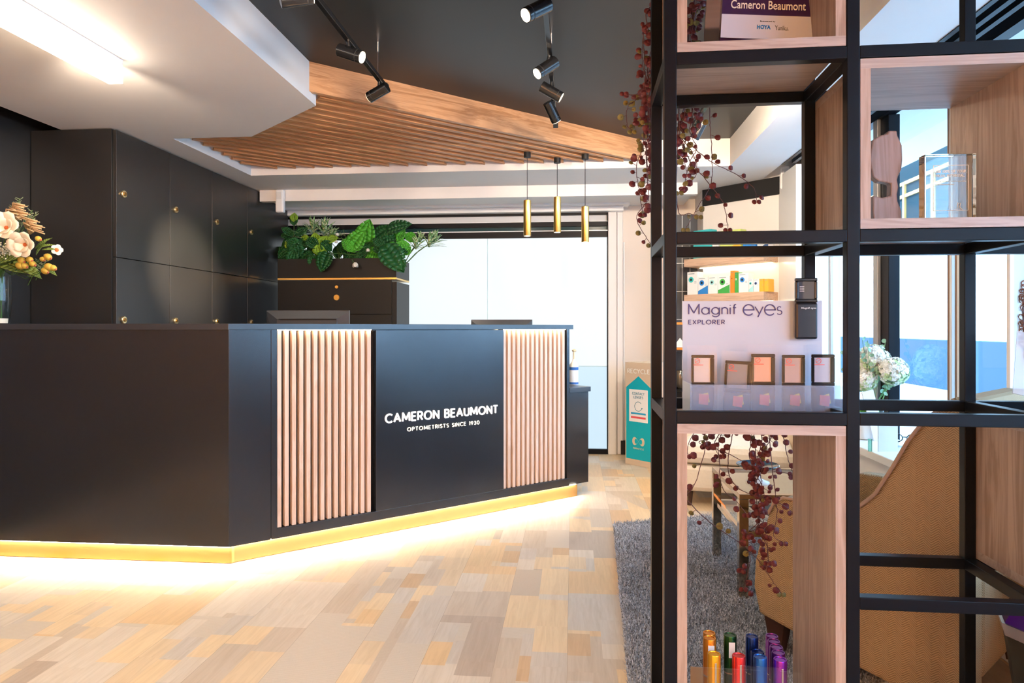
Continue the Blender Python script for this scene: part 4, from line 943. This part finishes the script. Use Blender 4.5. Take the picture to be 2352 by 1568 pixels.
for (x, y) in ((.06, .05), (.06, CW-.05), (CL-.06, .05), (CL-.06, CW-.05)):
    MB().add([(x-.032, y-.032, .16), (x+.045, y-.032, .16), (x+.045, y+.032, .16), (x-.032, y+.032, .16), (x-.012, y-.018, .016), (x+.022, y-.018, .016), (x+.022, y+.018, .016), (x-.012, y+.018, .016)],
             [(0, 1, 2, 3), (7, 6, 5, 4), (0, 4, 5, 1), (1, 5, 6, 2), (2, 6, 7, 3), (3, 7, 4, 0)]).build('leg', LEGW, ch)
# far cream armchair
CRM = mat('cream linen', (.66, .57, .45), .85, noise=.08, nscale=60, bump=.3)
fa_ = PZ(1590, 1165, 0)
ar = thing('armchair', 'pale cream upholstered armchair with round back beyond the glass coffee table', 'armchair', (fa_.x-.1, fa_.y+.02, 0), -.25)
MB().box(0, 0, .10, .78, .75, .27).build('base', CRM, ar, bevel=.03)
MB().box(.02, -.02, .275, .70, .60, .40).build('cushion', CRM, ar, bevel=.045)
m = MB(); n = 16; inn = []; out = []
for k in range(n+1):
    a = math.radians(-20+k*(200/n)); inn.append((.40+.33*math.cos(a), .36+.33*math.sin(a))); out.append((.40+.44*math.cos(a), .36+.42*math.sin(a)))
for k in range(n):
    hgt = lambda j: .44+.22*max(0, math.sin(math.radians(-20+j*200/n)))**.8*(1)
    i0, i1, o0, o1 = inn[k], inn[k+1], out[k], out[k+1]; h0, h1 = hgt(k), hgt(k+1)
    m.add([(i0[0], i0[1], .2), (i1[0], i1[1], .2), (o1[0], o1[1], .2), (o0[0], o0[1], .2), (i0[0], i0[1], h0), (i1[0], i1[1], h1), (o1[0], o1[1], h1), (o0[0], o0[1], h0)],
          [(0, 1, 2, 3), (7, 6, 5, 4), (0, 4, 5, 1), (2, 6, 7, 3)] + ([(0, 3, 7, 4)] if k == 0 else []) + ([(1, 5, 6, 2)] if k == n-1 else []))
m.build('curved_back', CRM, ar, smooth=True)
for (x, y) in ((.08, .06), (.68, .06), (.08, .66), (.68, .66)):
    MB().cyl((x, y, .0), (x, y, .11), .014, 12, .026).build('leg', LEGW, ar)
# glass and brass coffee table
nl = PZ(1698, 1384, 0)
ct = thing('coffee_table', 'mirrored brass framed coffee table with glass top between the armchairs', 'coffee table', (nl.x, nl.y, 0), .0)
MG = mat('mirror bronze metal', (.62, .47, .33), .06, 1); TWd, TLn, TH = .58, .52, .446
for (x, y) in ((0, 0), (0, TLn), (TWd, 0), (TWd, TLn)): MB().box(x, y, .014, x+.038, y+.038, TH-.02).build('leg', MG, ct, bevel=.001)
m = MB(); m.box(0, 0, TH-.02, TWd+.038, .03, TH).box(0, TLn+.008, TH-.02, TWd+.038, TLn+.038, TH).box(0, .03, TH-.02, .03, TLn+.008, TH).box(TWd+.008, .03, TH-.02, TWd+.038, TLn+.008, TH)
m.build('top_frame', MG, ct, bevel=.001)
m = MB(); m.box(.01, .038, .27, .03, TLn, .29).box(TWd+.008, .038, .27, TWd+.028, TLn, .29).box(.038, .01, .27, TWd, .03, .29).box(.038, TLn+.008, .27, TWd, TLn+.028, .29)
m.build('shelf_rail', MG, ct); MB().box(.03, .03, .291, TWd+.008, TLn+.008, .297).build('glass_shelf', thin_glass('table glass', (.88, .93, .93), 1.5), ct)
MB().box(.031, .031, TH-.012, TWd+.007, TLn+.007, TH-.002).build('glass_top', MATS['table glass'], ct)
q = PZ(1740, 1108, TH+.0)
ds = thing('footed_dish', 'dark blue shallow dish on a pale foot standing on the coffee table', 'dish', (q.x, q.y+.0, TH-.001))
MB().lathe([(.05, 0), (.05, .006), (.014, .02), (.012, .05), (.02, .062)]).build('foot', mat('pale ceramic', (.75, .72, .68), .2), ds, smooth=True)
MB().lathe([(.02, .062), (.075, .070), (.092, .082), (.09, .084), (.07, .075), (0, .068)]).build('bowl', mat('petrol blue glaze', (.015, .05, .08), .12), ds, smooth=True)
q = PZ(1772, 1165, .297)
MB_ = thing('stacked_magazine', 'dark magazine lying on the lower glass shelf of the coffee table', 'magazine', (nl.x+.26, nl.y+.25, .297), .3)
MB().box(-.1, -.13, 0, .1, .13, .012).build('pages', GLOSSWHITE, MB_); MB().box(-.102, -.132, .012, .102, .132, .014).build('cover', BLACKMATT, MB_)

# shaggy rug: a thin base with real tufts
rc = [PZ(1408, 1207, 0), PZ(1600, 1172, 0)]
r0 = Vector((rc[0].x, rc[0].y)); r1_ = Vector((rc[1].x, rc[1].y)); rn = PZ(1442, 1568, 0); e1 = Vector((1, (r1_-r0).y/(r1_-r0).x*.55)); e1 = e1.normalized(); e2 = Vector((rn.x-r0.x, rn.y-r0.y)).normalized()
RLX, RLY = 1.18, 2.0
t = NT('grey shag pile'); oi = t.n('TexNoise', Vector=t.obj(), Scale=140., Detail=2.).outputs[0]; on = t.n('TexNoise', Vector=t.obj(), Scale=6., Detail=3.).outputs[0]
t.set(t.b.inputs['Base Color'], t.ramp(t.math('ADD', t.math('MULTIPLY', oi, .8), t.math('MULTIPLY', on, .2)), [(.35, (.12, .13, .15)), (.52, (.37, .40, .46)), (.68, (.74, .78, .85))])); t.set(t.b.inputs['Roughness'], .9)
SHAG = t.m
rug = thing('shaggy_rug', 'grey shaggy rug under the coffee table and armchairs', 'rug', (r0.x, r0.y, 0))
c4 = [Vector((0, 0)), e1*RLX, e1*RLX+e2*RLY, e2*RLY]
MB().prism([tuple(c) for c in c4][::-1], .0005, .012).build('backing', SHAG, rug)
V, Fc = [], []; rg = random.Random(5)
for k in range(52000):
    u, v_ = rg.random()*RLX, rg.random()**.85*RLY
    if v_ < RLY and rg.random() < .0: continue
    p = e1*u+e2*v_; a = rg.random()*6.283; h = rg.uniform(.014, .026); wv_ = .0022; l_ = rg.uniform(.004, .014)
    dx, dy = math.cos(a), math.sin(a); i = len(V)
    V += [(p.x-dy*wv_, p.y+dx*wv_, .010), (p.x+dy*wv_, p.y-dx*wv_, .010), (p.x+dx*l_*.6+dy*wv_*.8, p.y+dy*l_*.6-dx*wv_*.8, .010+h*.6), (p.x+dx*l_*.6-dy*wv_*.8, p.y+dy*l_*.6+dx*wv_*.8, .010+h*.6), (p.x+dx*l_*1.5, p.y+dy*l_*1.5, .010+h)]
    Fc += [(i, i+1, i+2, i+3), (i+3, i+2, i+4)]
me = bpy.data.meshes.new('pile'); me.from_pydata(V, [], Fc); me.update(); me.materials.append(SHAG)
po = bpy.data.objects.new('pile', me); col.objects.link(po); po.parent = rug; po['kind'] = 'stuff'

# ================================================================ THINGS ON THE WINDOW LEDGE
LZ = .54; rg = random.Random(11)
FLW = mat('white petal', (.88, .90, .84), .6); FLG = mat('pale green petal', (.55, .72, .40), .6); GREEN = mat('mid green leaf', (.10, .26, .08), .45, noise=.4, nscale=20)
EUC = mat('eucalyptus leaf', (.20, .36, .24), .5)
def hydrangea(name, label, x, pxy, r, vz):
    c = PX(pxy[0], pxy[1], x)
    v_ = thing(name, label, 'flowers', (c.x, c.y, LZ))
    MB().lathe([(.04, 0), (.05, .01), (.045, .10), (.055, vz), (.052, vz), (.042, .1), (.03, .012), (0, .012)]).build('vase', thin_glass('vase glass', (.9, .96, .96), 1.5), v_, smooth=True)
    heads = [((0, 0, c.z-LZ), r), ((.06, -.10, c.z-LZ-.05), r*.85), ((-.02, .11, c.z-LZ-.03), r*.85), ((-.05, -.02, c.z-LZ-.10), r*.7)]
    st = MB(); w_ = MB(); gr_ = MB(); lf = MB()
    for h, rr in heads:
        st.tube([(0, 0, .02), (h[0]*.3, h[1]*.3, vz), h], .003, 6)
        w_.ball(h, rr*.78, n=12, m=8)
        for k in range(420):
            u = Vector((rg.gauss(0, 1), rg.gauss(0, 1), rg.gauss(0, 1))).normalized(); p = Vector(h)+u*rr*rg.uniform(.82, 1.04)
            q = u.to_track_quat('Z', 'Y'); mb = gr_ if (u.z < -.1 and rg.random() < .6) or rg.random() < .1 else w_
            s = .013; a0_ = rg.random()*6
            for j in range(4):
                a = a0_+j*1.571; e_ = Vector((math.cos(a), math.sin(a), 0)); f_ = Vector((-e_.y, e_.x, 0))
                mb.add([p, p+q @ (e_*s*.6+f_*s*.5+Vector((0, 0, .003))), p+q @ (e_*s*1.1), p+q @ (e_*s*.6-f_*s*.5+Vector((0, 0, .003)))], [(0, 1, 2, 3)])
    for k in range(14):
        a = rg.random()*6.28; h = (math.cos(a)*r*1.5, math.sin(a)*r*1.7, c.z-LZ+rg.uniform(-.08, .12)); st.tube([(0, 0, vz), h], .0015, 5)
        for j in range(7):
            p = Vector((0, 0, vz)).lerp(Vector(h), .5+.08*j); disc_leaf(lf, p+Vector((rg.uniform(-1, 1), rg.uniform(-1, 1), rg.uniform(-1, 1)))*.018, .013, Vector((rg.uniform(-1, 1), -1, rg.uniform(-1, 1))))
    st.build('stem', GREEN, v_); w_.build('white_petals', FLW, v_); gr_.build('green_petals', FLG, v_); lf.build('leaves', EUC, v_)
hydrangea('hydrangea_bouquet', 'white hydrangea bouquet in a glass vase on the window ledge', 1.60, (2005, 828), .085, .16)
q = PX(1988, 1055, 1.55)
pp_ = thing('potted_plant', 'small bright green bush in a white pot on the window ledge', 'plant', (q.x, q.y, LZ))
MB().lathe([(.035, 0), (.045, .004), (.05, .085), (.045, .085), (.043, .07), (0, .07)]).build('pot', mat('white stone pot', (.75, .77, .76), .6), pp_, smooth=True)
m = MB()
for k in range(200):
    u = Vector((rg.gauss(0, 1), rg.gauss(0, 1), rg.gauss(0, 1))).normalized()*rg.uniform(.5, 1); disc_leaf(m, Vector((0, 0, .14))+u*.065, .013, u+Vector((0, -.4, .3)))
m.build('foliage', mat('bright green leaf', (.16, .50, .10), .45), pp_)
# white picture frame, spectacles, leaflet stand on the ledge
q = PX(2040, 1075, 1.50)
wf = thing('display_card', 'blank white upright card on the window ledge beside the small green plant', 'card', (q.x, q.y, LZ), .2)
MB().box(-.05, 0, 0, .05, .006, .165).build('card', GLOSSWHITE, wf); MB().box(-.09, .01, 0, -.075, .02, .06).build('foot', mat('green edge glass', (.35, .75, .55), .05, trans=.8), wf)
q = PX(2078, 1035, 1.62)
gs = thing('spectacles', 'dark rimmed spectacles displayed on the window ledge', 'glasses', (q.x, q.y, LZ+.0), -.3)
m = MB()
for s in (-1, 1):
    m.tube([(s*.035+.026*math.cos(a*.4), 0, .05+.02*math.sin(a*.4)) for a in range(17)], .0025, 6)
m.tube([(-.009, 0, .055), (.009, 0, .055)], .0025, 6); m.tube([(.061, 0, .06), (.062, .12, .055)], .002, 6); m.tube([(-.061, 0, .06), (-.062, .12, .055)], .002, 6)
m.build('frame', BLACKGLOSS, gs); MB().cyl((0, .03, 0), (0, .03, .05), .008, 12).box(-.04, .0, 0, .04, .06, .004).build('support', ACR, gs)
q = PX(2018, 915, 1.60)
lh = thing('leaflet_holder', 'small tilted white leaflet holder beside the hydrangea vase', 'leaflet holder', (q.x, q.y-.02, LZ), .1)
MB(Matrix.Rotation(-.25, 4, 'Y')).box(-.03, 0, 0, .03, .01, .27).build('leaflet', mat('white label', (.8, .85, .9), .5), lh); MB().box(-.05, -.01, 0, .05, .06, .004).build('foot', ACR, lh)
# leafy plant on the floor in front of the ledge
q = PX(1985, 1180, 1.38)
lp = thing('leafy_plant', 'striped leafy plant in a low timber planter below the window ledge', 'plant', (q.x, q.y, 0))
MB().box(-.06, -.30, .0, .035, .12, .22).build('planter', PALEY, lp)
m = MB()
for k in range(60):
    a = rg.random()*6.28; b0 = Vector((0, rg.uniform(-.25, .08), .22)); u = Vector((math.cos(a)*.6, math.sin(a), 0)); ln = rg.uniform(.08, .16)
    p1, p2, s = b0+u*ln*.5+Vector((0, 0, ln*.6)), b0+u*ln+Vector((0, 0, ln*.35)), Vector((-u.y, u.x, 0))*.012
    m.add([b0, p1-s, p1+s, p2], [(0, 1, 2), (1, 3, 2)])
m.build('leaves', mat('striped leaf', (.30, .48, .28), .4, noise=.6, nscale=40), lp)
# poster with curly hair at the right edge
q = PD(2326, 753, 2.55)
ps = thing('portrait_poster', 'white framed portrait poster with curly brown hair at the right edge', 'poster', (q.x, q.y, LZ-.04), YAW)
MB().box(0, 0, 0, .5, .012, 1.0).build('board', mat('poster grey', (.62, .68, .66), .5), ps); MB().box(-.012, -.003, 0, .003, .015, 1.0).build('edge', GLOSSWHITE, ps)
MB().prism([(.045, .50), (.32, .48), (.32, .93), (.12, .93), (.06, .86), (.035, .70)], -.0025, 0, 'xz').build('hair_mass_print', mat('dark hair print', (.07, .022, .014), .6), ps)
m = MB()
for k in range(700):
    y = rg.random(); x = .02+.05*(1-math.sin(math.pi*min(1, max(0, (y))))**.6)+rg.uniform(0, .22); z = .46+y*.42; r = rg.uniform(.004, .009)
    m.tube([(x+r*math.cos(a), -.0035, z+r*math.sin(a)-a*.0012) for a in (0, 1, 2, 3, 4, 5)], .0020, 4)
m.build('curly_hair_print', mat('auburn hair print', (.19, .06, .03), .5), ps)
MB().prism([(.14+.10*math.cos(a*.45), .66+.14*math.sin(a*.45)) for a in range(14)], -.002, 0, 'xz').build('face_print', mat('skin print', (.5, .28, .18), .6), ps)
MB().box(.05, -.01, -.04, .45, .06, 0).build('foot', GLOSSWHITE, ps)
# leaning acrylic card by the poster, standing on the shelf's middle level at right
x0, z0 = onS(2330, 930, .2)
lc_ = thing('acrylic_sign', 'leaning clear acrylic sign standing on the shelf at the right edge', 'sign', S(2*BW+.115, .12, LEV[2]+TB), SA)
MB(Matrix.Rotation(math.radians(-18), 4, 'X') @ Matrix.Rotation(math.radians(14), 4, 'Y')).box(-.1, 0, .01, .06, .003, .16).build('panel', mat('tinted acrylic', (.72, .74, .80), .1, alpha=.45), lc_)
MB().box(-.05, -.02, 0.0, .09, .05, .006).build('foot', BLACKMATT, lc_)
# dark pouch with purple lining low at right edge
x0, z1 = onS(2335, 1400, .14)
bg = thing('gift_bag', 'dark tub with silver rim and glossy purple lining at the lower right edge', 'bag', S(x0+.075, .14, LEV[0]+TB), SA)
zr = z1-.03-(LEV[0]+TB)
MB().lathe([(.05, 0), (.065, .05), (.095, zr-.03), (.098, zr-.026)], n=8).build('tub', mat('dark weave', (.02, .02, .016), .7), bg)
MB().lathe([(.099, zr-.028), (.106, zr), (.102, zr)], n=8).build('rim', mat('satin silver', (.6, .55, .58), .25, .8), bg)
MB().lathe([(.100, zr-.001), (.075, zr+.045), (.03, zr+.05), (0, zr+.03)], n=8).build('lining', mat('purple satin', (.05, .0, .22), .25), bg)

# beyond the right window: added dark panel with gold frames, built as the reflection above the award
nb = thing('backdrop', 'dark upper shopfront with gold frames, added for a reflection in the window glass', 'backdrop', (15.7, 32, 0), 0)
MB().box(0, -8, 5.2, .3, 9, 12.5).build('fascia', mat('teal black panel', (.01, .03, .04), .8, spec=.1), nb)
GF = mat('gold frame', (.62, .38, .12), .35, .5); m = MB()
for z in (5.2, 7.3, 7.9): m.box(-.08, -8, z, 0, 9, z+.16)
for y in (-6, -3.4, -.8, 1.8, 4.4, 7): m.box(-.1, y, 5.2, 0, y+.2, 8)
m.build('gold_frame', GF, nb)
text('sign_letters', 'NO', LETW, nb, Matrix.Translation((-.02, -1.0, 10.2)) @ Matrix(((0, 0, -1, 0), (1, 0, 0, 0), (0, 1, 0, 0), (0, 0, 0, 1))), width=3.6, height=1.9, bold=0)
# ================================================================ PLANTS IN THE PLANTER BOX
GL1 = mat('bright monstera', (.08, .40, .03), .35, spec=.5, noise=.35, nscale=12); GL2 = mat('deep green leaf', (.014, .095, .022), .32, noise=.4, nscale=12); GL3 = mat('lime leaf', (.24, .44, .03), .35, noise=.2, nscale=10)
t = NT('variegated blade'); sv = t.n('TexNoise', Vector=t.obj(), Scale=60., Detail=1.)
t.set(t.b.inputs['Base Color'], t.ramp(sv.outputs[0], [(.42, (.10, .26, .08)), (.50, (.18, .38, .15)), (.58, (.62, .72, .46))])); t.set(t.b.inputs['Roughness'], .4); VAR = t.m
def blade(mb, p, u, L_, w_, droop=.3):
    u = Vector(u).normalized(); s = u.cross(Vector((0, 0, 1)));  s = s.normalized() if s.length > .01 else Vector((1, 0, 0)); nrm = s.cross(u)
    vs = []; N = 6
    for i in range(N+1):
        t_ = i/N; c = p+u*L_*t_-Vector((0, 0, 1))*droop*L_*t_*t_; ww = w_*math.sin(math.pi*min(.98, .12+.86*t_))**.8
        vs += [c-s*ww+nrm*ww*.3, c, c+s*ww+nrm*ww*.3]
    mb.add(vs, [(3*i+a, 3*i+a+1, 3*i+a+4, 3*i+a+3) for i in range(N) for a in (0, 1)])
def broad(mb, p, u, nrm, L_, W_, notch=False):
    u = Vector(u).normalized(); nrm = Vector(nrm).normalized(); s = u.cross(nrm).normalized(); nrm = s.cross(u)
    N = 7 if notch else 9
    for sd in (-1, 1):
        for i in range(N):
            t0, t1 = i/N, (i+1)/N
            if notch: t1 = t0+(t1-t0)*(.80 if 0 < i < 6 else 1.0)
            prof_ = (lambda t_: W_*(math.sin(math.pi*min(1, .10+.90*t_**.75))**.65)) if notch else (lambda t_: W_*math.sin(math.pi*min(1, .03+.97*t_))**.8)
            def pt(t_, k, back=.0):
                ww = prof_(t_)*k; return p+u*(L_*(t_-back*k*(1 if notch else .4)))+s*sd*ww-nrm*(ww*ww*1.6+L_*.25*t_*t_)+nrm*ww*.25
            bk = .10
            tm = (t0+t1)/2
            kk = .62 if notch else .4
            mb.add([pt(i/N, 0), pt((i+1)/N, 0), pt((i+1)/N, kk, bk), pt(i/N, kk, bk)], [(0, 1, 2, 3)])
            mb.add([pt(i/N, kk, bk), pt((i+1)/N, kk, bk), pt(t1, 1, bk-.1*(notch)), pt(t0, 1, bk-.1*(notch))], [(0, 1, 2, 3)])
def plant(name, label, pot, build):
    base = Vector((pot[0], pot[1], zt-.06)); v_ = thing(name, label, 'plant', base, group=None); st = MB(); build(v_, st, base); st.build('stem', mat('green stem', (.06, .14, .03), .5), v_)
ym = CYF+.2
zt_pl = zt
def P_(px, py, dy=0): return PY(px, py, ym+dy)
rg = random.Random(21)
def mk_leafset(items, m, nm, notch=False):
    def f(v_, st, base):
        mb = MB()
        for (px, py, dy, ang_, L_, W_) in items:   # leaf centre pixel; ang = direction of the tip in the picture, degrees
            c = P_(px, py, dy); a = math.radians(ang_); u = Vector((math.cos(a), rg.uniform(-.35, .05), math.sin(a))).normalized()
            p = c-u*L_*.5; root = Vector((base.x+rg.uniform(-.06, .06), base.y, base.z)); mid = root.lerp(p, .5)+Vector((0, 0, .04)); st.tube([root-base, mid-base, p-base], .003, 6)
            broad(mb, p-base, u, Vector((rg.uniform(-.3, .3), -1, .45)), L_, W_, notch)
        mb.build(nm, m, v_, smooth='all', solid=.001)
    return f
def X_of(px): return P_(px, 600).x
plant('monstera_plant', 'bright green monstera with split leaves in the middle of the planter', (X_of(830), ym), mk_leafset([(838, 535, -.08, 75, .24, .10), (820, 548, -.14, 55, .20, .09), (850, 580, -.1, 160, .16, .07), (800, 560, -.05, 140, .14, .06)], GL1, 'foliage', True))
plant('monstera_plant', 'dark green monstera hanging over the right front edge of the planter', (X_of(890), ym), mk_leafset([(905, 592, -.26, -48, .27, .11), (915, 518, -.02, 20, .22, .07), (880, 530, .06, 40, .18, .07), (875, 560, -.1, 200, .18, .06), (930, 570, -.1, -20, .12, .05), (895, 545, 0, 110, .14, .05), (742, 600, -.26, -110, .17, .08)], GL2, 'foliage', True))
plant('rubber_plant', 'leafy plant with oval dark leaves at the left end of the planter', (X_of(680), ym), mk_leafset([(x, y, dy, a, L_, w_) for x, y, dy, a, L_, w_ in
   [(675, 505, 0, 88, .09, .04), (660, 530, 0, 140, .13, .04), (690, 530, -.05, 30, .13, .05), (655, 560, -.05, 200, .12, .05), (695, 560, -.08, 10, .13, .06), (680, 575, -.15, -80, .14, .07), (650, 590, -.1, 230, .12, .05), (705, 590, -.1, -60, .13, .06), (640, 575, 0, 180, .1, .04), (670, 590, -.2, -100, .13, .06), (720, 600, -.2, -70, .12, .05), (655, 540, .05, 160, .12, .035)]], GL2, 'foliage'))
plant('rubber_plant', 'cluster of lime green rounded leaves left of the middle of the planter', (X_of(740), ym), mk_leafset([(675, 498, 0, 90, .08, .038), (724, 548, -.1, 100, .11, .055), (742, 552, -.12, 60, .11, .055), (762, 548, -.12, 20, .11, .045), (732, 575, -.14, -80, .10, .055), (665, 560, -.05, 120, .1, .05), (700, 545, -.05, 150, .09, .03), (668, 588, -.15, 240, .1, .04), (742, 585, -.16, -100, .10, .04)], GL3, 'foliage'))
plant('rubber_plant', 'glossy oval green leaves at the right of the planter', (X_of(920), ym), mk_leafset([(925, 560, -.12, 5, .13, .045), (802, 565, -.15, -40, .14, .05), (920, 540, 0, 70, .14, .045), (898, 565, -.16, 180, .09, .045), (935, 575, -.1, 50, .09, .04), (905, 520, .05, 110, .12, .05), (910, 535, .1, 60, .12, .05), (945, 545, .05, -20, .12, .05)], GL1, 'foliage'))
dk_items = [(rg.uniform(650, 900), rg.uniform(555, 600), rg.uniform(-.15, .12), rg.uniform(-120, 60), rg.uniform(.1, .16), rg.uniform(.04, .06)) for _ in range(46)]
plant('philodendron', 'mass of dark green leaves filling the middle of the planter', (X_of(780), ym+.05), mk_leafset(dk_items, GL2, 'foliage'))
def dracaena(items):
    def f(v_, st, base):
        mb = MB()
        for (px, py, dy, n, L_, up) in items:
            c = P_(px, py, dy)-base; st.tube([(0, 0, 0), (c.x*.5, c.y*.5, c.z*.6), c], .004, 6)
            for k in range(n):
                a = k*2.4; e = (k/n); u = Vector((math.cos(a)*(1.1-e)+up[0], math.sin(a)*(1.1-e), .25+1.3*e+up[1]))
                blade(mb, c-Vector((0, 0, .03*(1-e))), u, L_*rg.uniform(.9, 1.2), .0125, .25)
        mb.build('blades', VAR, v_, smooth='all', solid=.0008)
    return f
plant('dragon_plant', 'variegated spiky plant rising at the left of the planter', (X_of(740), ym+.05), dracaena([(718, 530, .05, 22, .16, (0, 0)), (745, 535, 0, 26, .18, (.1, .1)), (700, 545, 0, 14, .13, (-.5, 0)), (760, 545, 0, 16, .13, (.5, 0))]))
plant('dragon_plant', 'variegated spiky branch leaning out over the right end of the planter', (X_of(925), ym), dracaena([(985, 560, -.05, 20, .15, (.6, .2)), (955, 565, -.05, 18, .13, (.2, .3)), (965, 550, .02, 12, .11, (0, .4)), (1000, 550, 0, 14, .11, (.2, .3))]))
WP = mat('off white bud', (.80, .78, .72), .6)
def buds(v_, st, base):
    mb = MB()
    for (px, py, dy, r) in ((816, 608, -.28, .024), (845, 576, -.22, .016), (775, 540, -.15, .014), (772, 558, -.2, .012)):
        c = P_(px, py, dy)-base; st.tube([(0, 0, 0), (c.x*.6, c.y, max(.02, c.z+.05)), c], .002, 6)
        for k in range(5): blade(mb, c+Vector((0, 0, .02)), (math.cos(k*1.26)*.5, math.sin(k*1.26)*.5, -1), r*2.2, r*.75, -.1)
    mb.build('petals', WP, v_, smooth='all', solid=.001)
plant('white_flowers', 'few off-white drooping flowers among the planter leaves', (X_of(820), ym-.1), buds)

# ================================================================ BOUQUET ON THE COUNTER
q = PD(-8, 742, 3.52)
bq = thing('flower_bouquet', 'cream magnolia and seed pod bouquet in a glass vase at left end of counter', 'flowers', (q.x, q.y, 1.151))
zv = .29
MB().lathe([(.052, 0), (.056, .004), (.066, .12), (.064, .24), (.058, zv), (.055, zv), (.061, .24), (.062, .12), (.05, .03), (0, .03)]).build('vase', thin_glass('vase glass', (.9, .96, .96), 1.5), bq, smooth=True)
MB().lathe([(.048, .004), (.05, .028), (0, .028)]).build('crystal_stones', mat('bright stones', (.9, .8, .7), .1), bq)
off = Vector((q.x, q.y, 1.151)); Bp = lambda px, py, dy=0: PD(px, py, 3.50+dy)-off
STG = mat('green stem', (.06, .14, .03), .5); st = MB()
def stm(c, r=.002): st.tube([(rg.uniform(-.02, .02), rg.uniform(-.02, .02), .03), (c.x*.15, c.y*.15, zv), (c.x*.6, c.y*.6, c.z*.75+zv*.1), c], r, 6)
m = MB(); cen = MB()
def flower(px, py, R_, dy=0, tilt=(.2, -1, .3), n=6):
    c = Bp(px, py, dy); stm(c); ax = Vector(tilt).normalized(); qq = ax.to_track_quat('Z', 'Y')
    for ring, (nn, k1) in enumerate(((n, 1), (4, .7))):
        for k in range(nn):
            a = 2*math.pi*k/nn+ring*.5; e = qq @ Vector((math.cos(a), math.sin(a), .55+.4*ring)); e.normalize(); sd = ax.cross(e).normalized(); L_ = R_*k1
            rows_ = []
            for i in range(5):
                t_ = i/4; ww = L_*.46*math.sin(math.pi*(.12+.76*t_)); cc_ = c+e*L_*t_+ax*L_*.22*math.sin(t_*2.2)
                rows_ += [cc_-sd*ww+ax*ww*.35, cc_, cc_+sd*ww+ax*ww*.35]
            m.add(rows_, [(3*i+a_, 3*i+a_+1, 3*i+a_+4, 3*i+a_+3) for i in range(4) for a_ in (0, 1)])
    cen.ball(c+ax*.012, .011, n=8, m=6)
flowers_ = []
_f = flower
def flower(*a_):
    global m, cen
    m = MB(); cen = MB(); _f(*a_)
    fo = m.build('flower', mat('cream petal', (.88, .80, .62), .6), bq, smooth='all', solid=.0012); cen.build('flower_centre', mat('rust centre', (.55, .13, .03), .6), fo, smooth=True)
flower(18, 525, .085, -.05, (.3, -1, .2)); flower(62, 562, .075, -.08, (.15, -1, -.1)); flower(128, 575, .032, 0, (.8, -.6, .1), 5); flower(35, 560, .035, -.05, (0, -1, 0), 5); flower(-30, 575, .07, 0)
m = MB()
for (px, py, s) in ((28, 480, 1), (35, 498, 1), (12, 495, 1.1), (60, 515, .9), (68, 528, 1)):
    c = Bp(px, py, 0); stm(c)
    for k in range(9):
        a = .55*k-.9; m.tube([c+Vector((0, 0, -.02)), c+Vector((.03*math.cos(a*.4)*s, -.01*(k % 3), .018*math.sin(a)*s+.01)), c+Vector((.085*math.cos(a*.3)*s, -.012*(k % 3), (.022*math.sin(a)-.004)*s))], .0055, 6, .003)
m.build('dried_plume', mat('dried straw plume', (.66, .45, .24), .7), bq, smooth='all')
m = MB()
for (px, py) in ((46, 455), (35, 470), (58, 470), (75, 482), (62, 495), (82, 490), (48, 505), (110, 588), (92, 600), (30, 575)):
    c = Bp(px, py, .02); b0 = Bp(px-28, py+55, .02); st.tube([b0, c], .0015, 5)
    for k in range(22):
        t_ = .35+.65*k/22; p = b0.lerp(c, t_); a = rg.random()*6.28; m.tube([p, p+Vector((math.cos(a)*.022, math.sin(a)*.01, rg.uniform(0, .018)))], .0014, 4)
m.build('needle_sprigs', mat('grey green needle', (.28, .34, .20), .6), bq)
m = MB(); tips = MB()
for (px, py, r) in ((50, 598, 1), (68, 596, .9), (75, 606, .9), (110, 590, 1), (112, 613, 1.1), (104, 622, 1), (122, 615, .9), (98, 595, .7), (46, 610, 1.1), (56, 610, 1), (88, 548, .8)):
    c = Bp(px, py, -.08); stm(c, .0015); qd = Vector((.8, -.2, -.35)).to_track_quat('Z', 'Y').to_matrix(); m.ball(c, .017*r, .017*r, .022*r, 12, 8, qd); tips.ball(c+Vector((.8, -.2, -.35)).normalized()*.021*r, .006, n=8, m=6)
m.build('seed_pods', mat('mustard pod', (.55, .38, .06), .5, noise=.2, nscale=30), bq, smooth='all'); tips.build('pod_tips', mat('rosy tip', (.45, .12, .06), .6), bq)
m = MB()
for (px, py, a, L_, w_) in ((25, 605, -10, .20, .04), (60, 610, -25, .18, .03), (10, 590, 20, .16, .045), (95, 555, 40, .10, .014), (100, 562, 20, .10, .012), (90, 568, 60, .08, .012), (110, 570, 10, .07, .01), (115, 620, -25, .08, .012), (40, 548, 5, .13, .02)):
    c = Bp(px, py, -.05); a = math.radians(a); u = Vector((math.cos(a), -.15, math.sin(a))); broad(m, c-u*L_*.5, u, Vector((.1, -.7, .7)), L_, w_)
m.build('leaves', mat('olive green leaf', (.16, .24, .05), .4, noise=.2, nscale=20), bq, smooth='all', solid=.001)
m = MB()
for k in range(160):
    c = Bp(12+rg.gauss(0, 13), 575+rg.gauss(0, 9), rg.uniform(-.1, .02)); m.ball(c, .004, n=6, m=4)
m.build('filler_blossom', mat('pale filler', (.62, .62, .50), .7), bq); st.build('stems', STG, bq)

# ================================================================ EXTRA ROOM LIGHT
lamp('added_corner_spot', 'SPOT', (.95, 4.9, 2.26), 20, (1, .9, .8), aim=(.95, 5.2, 0), spot_size=math.radians(100), spot_blend=.8, shadow_soft_size=.05)  # added lamp without a fixture, brightening the back corner
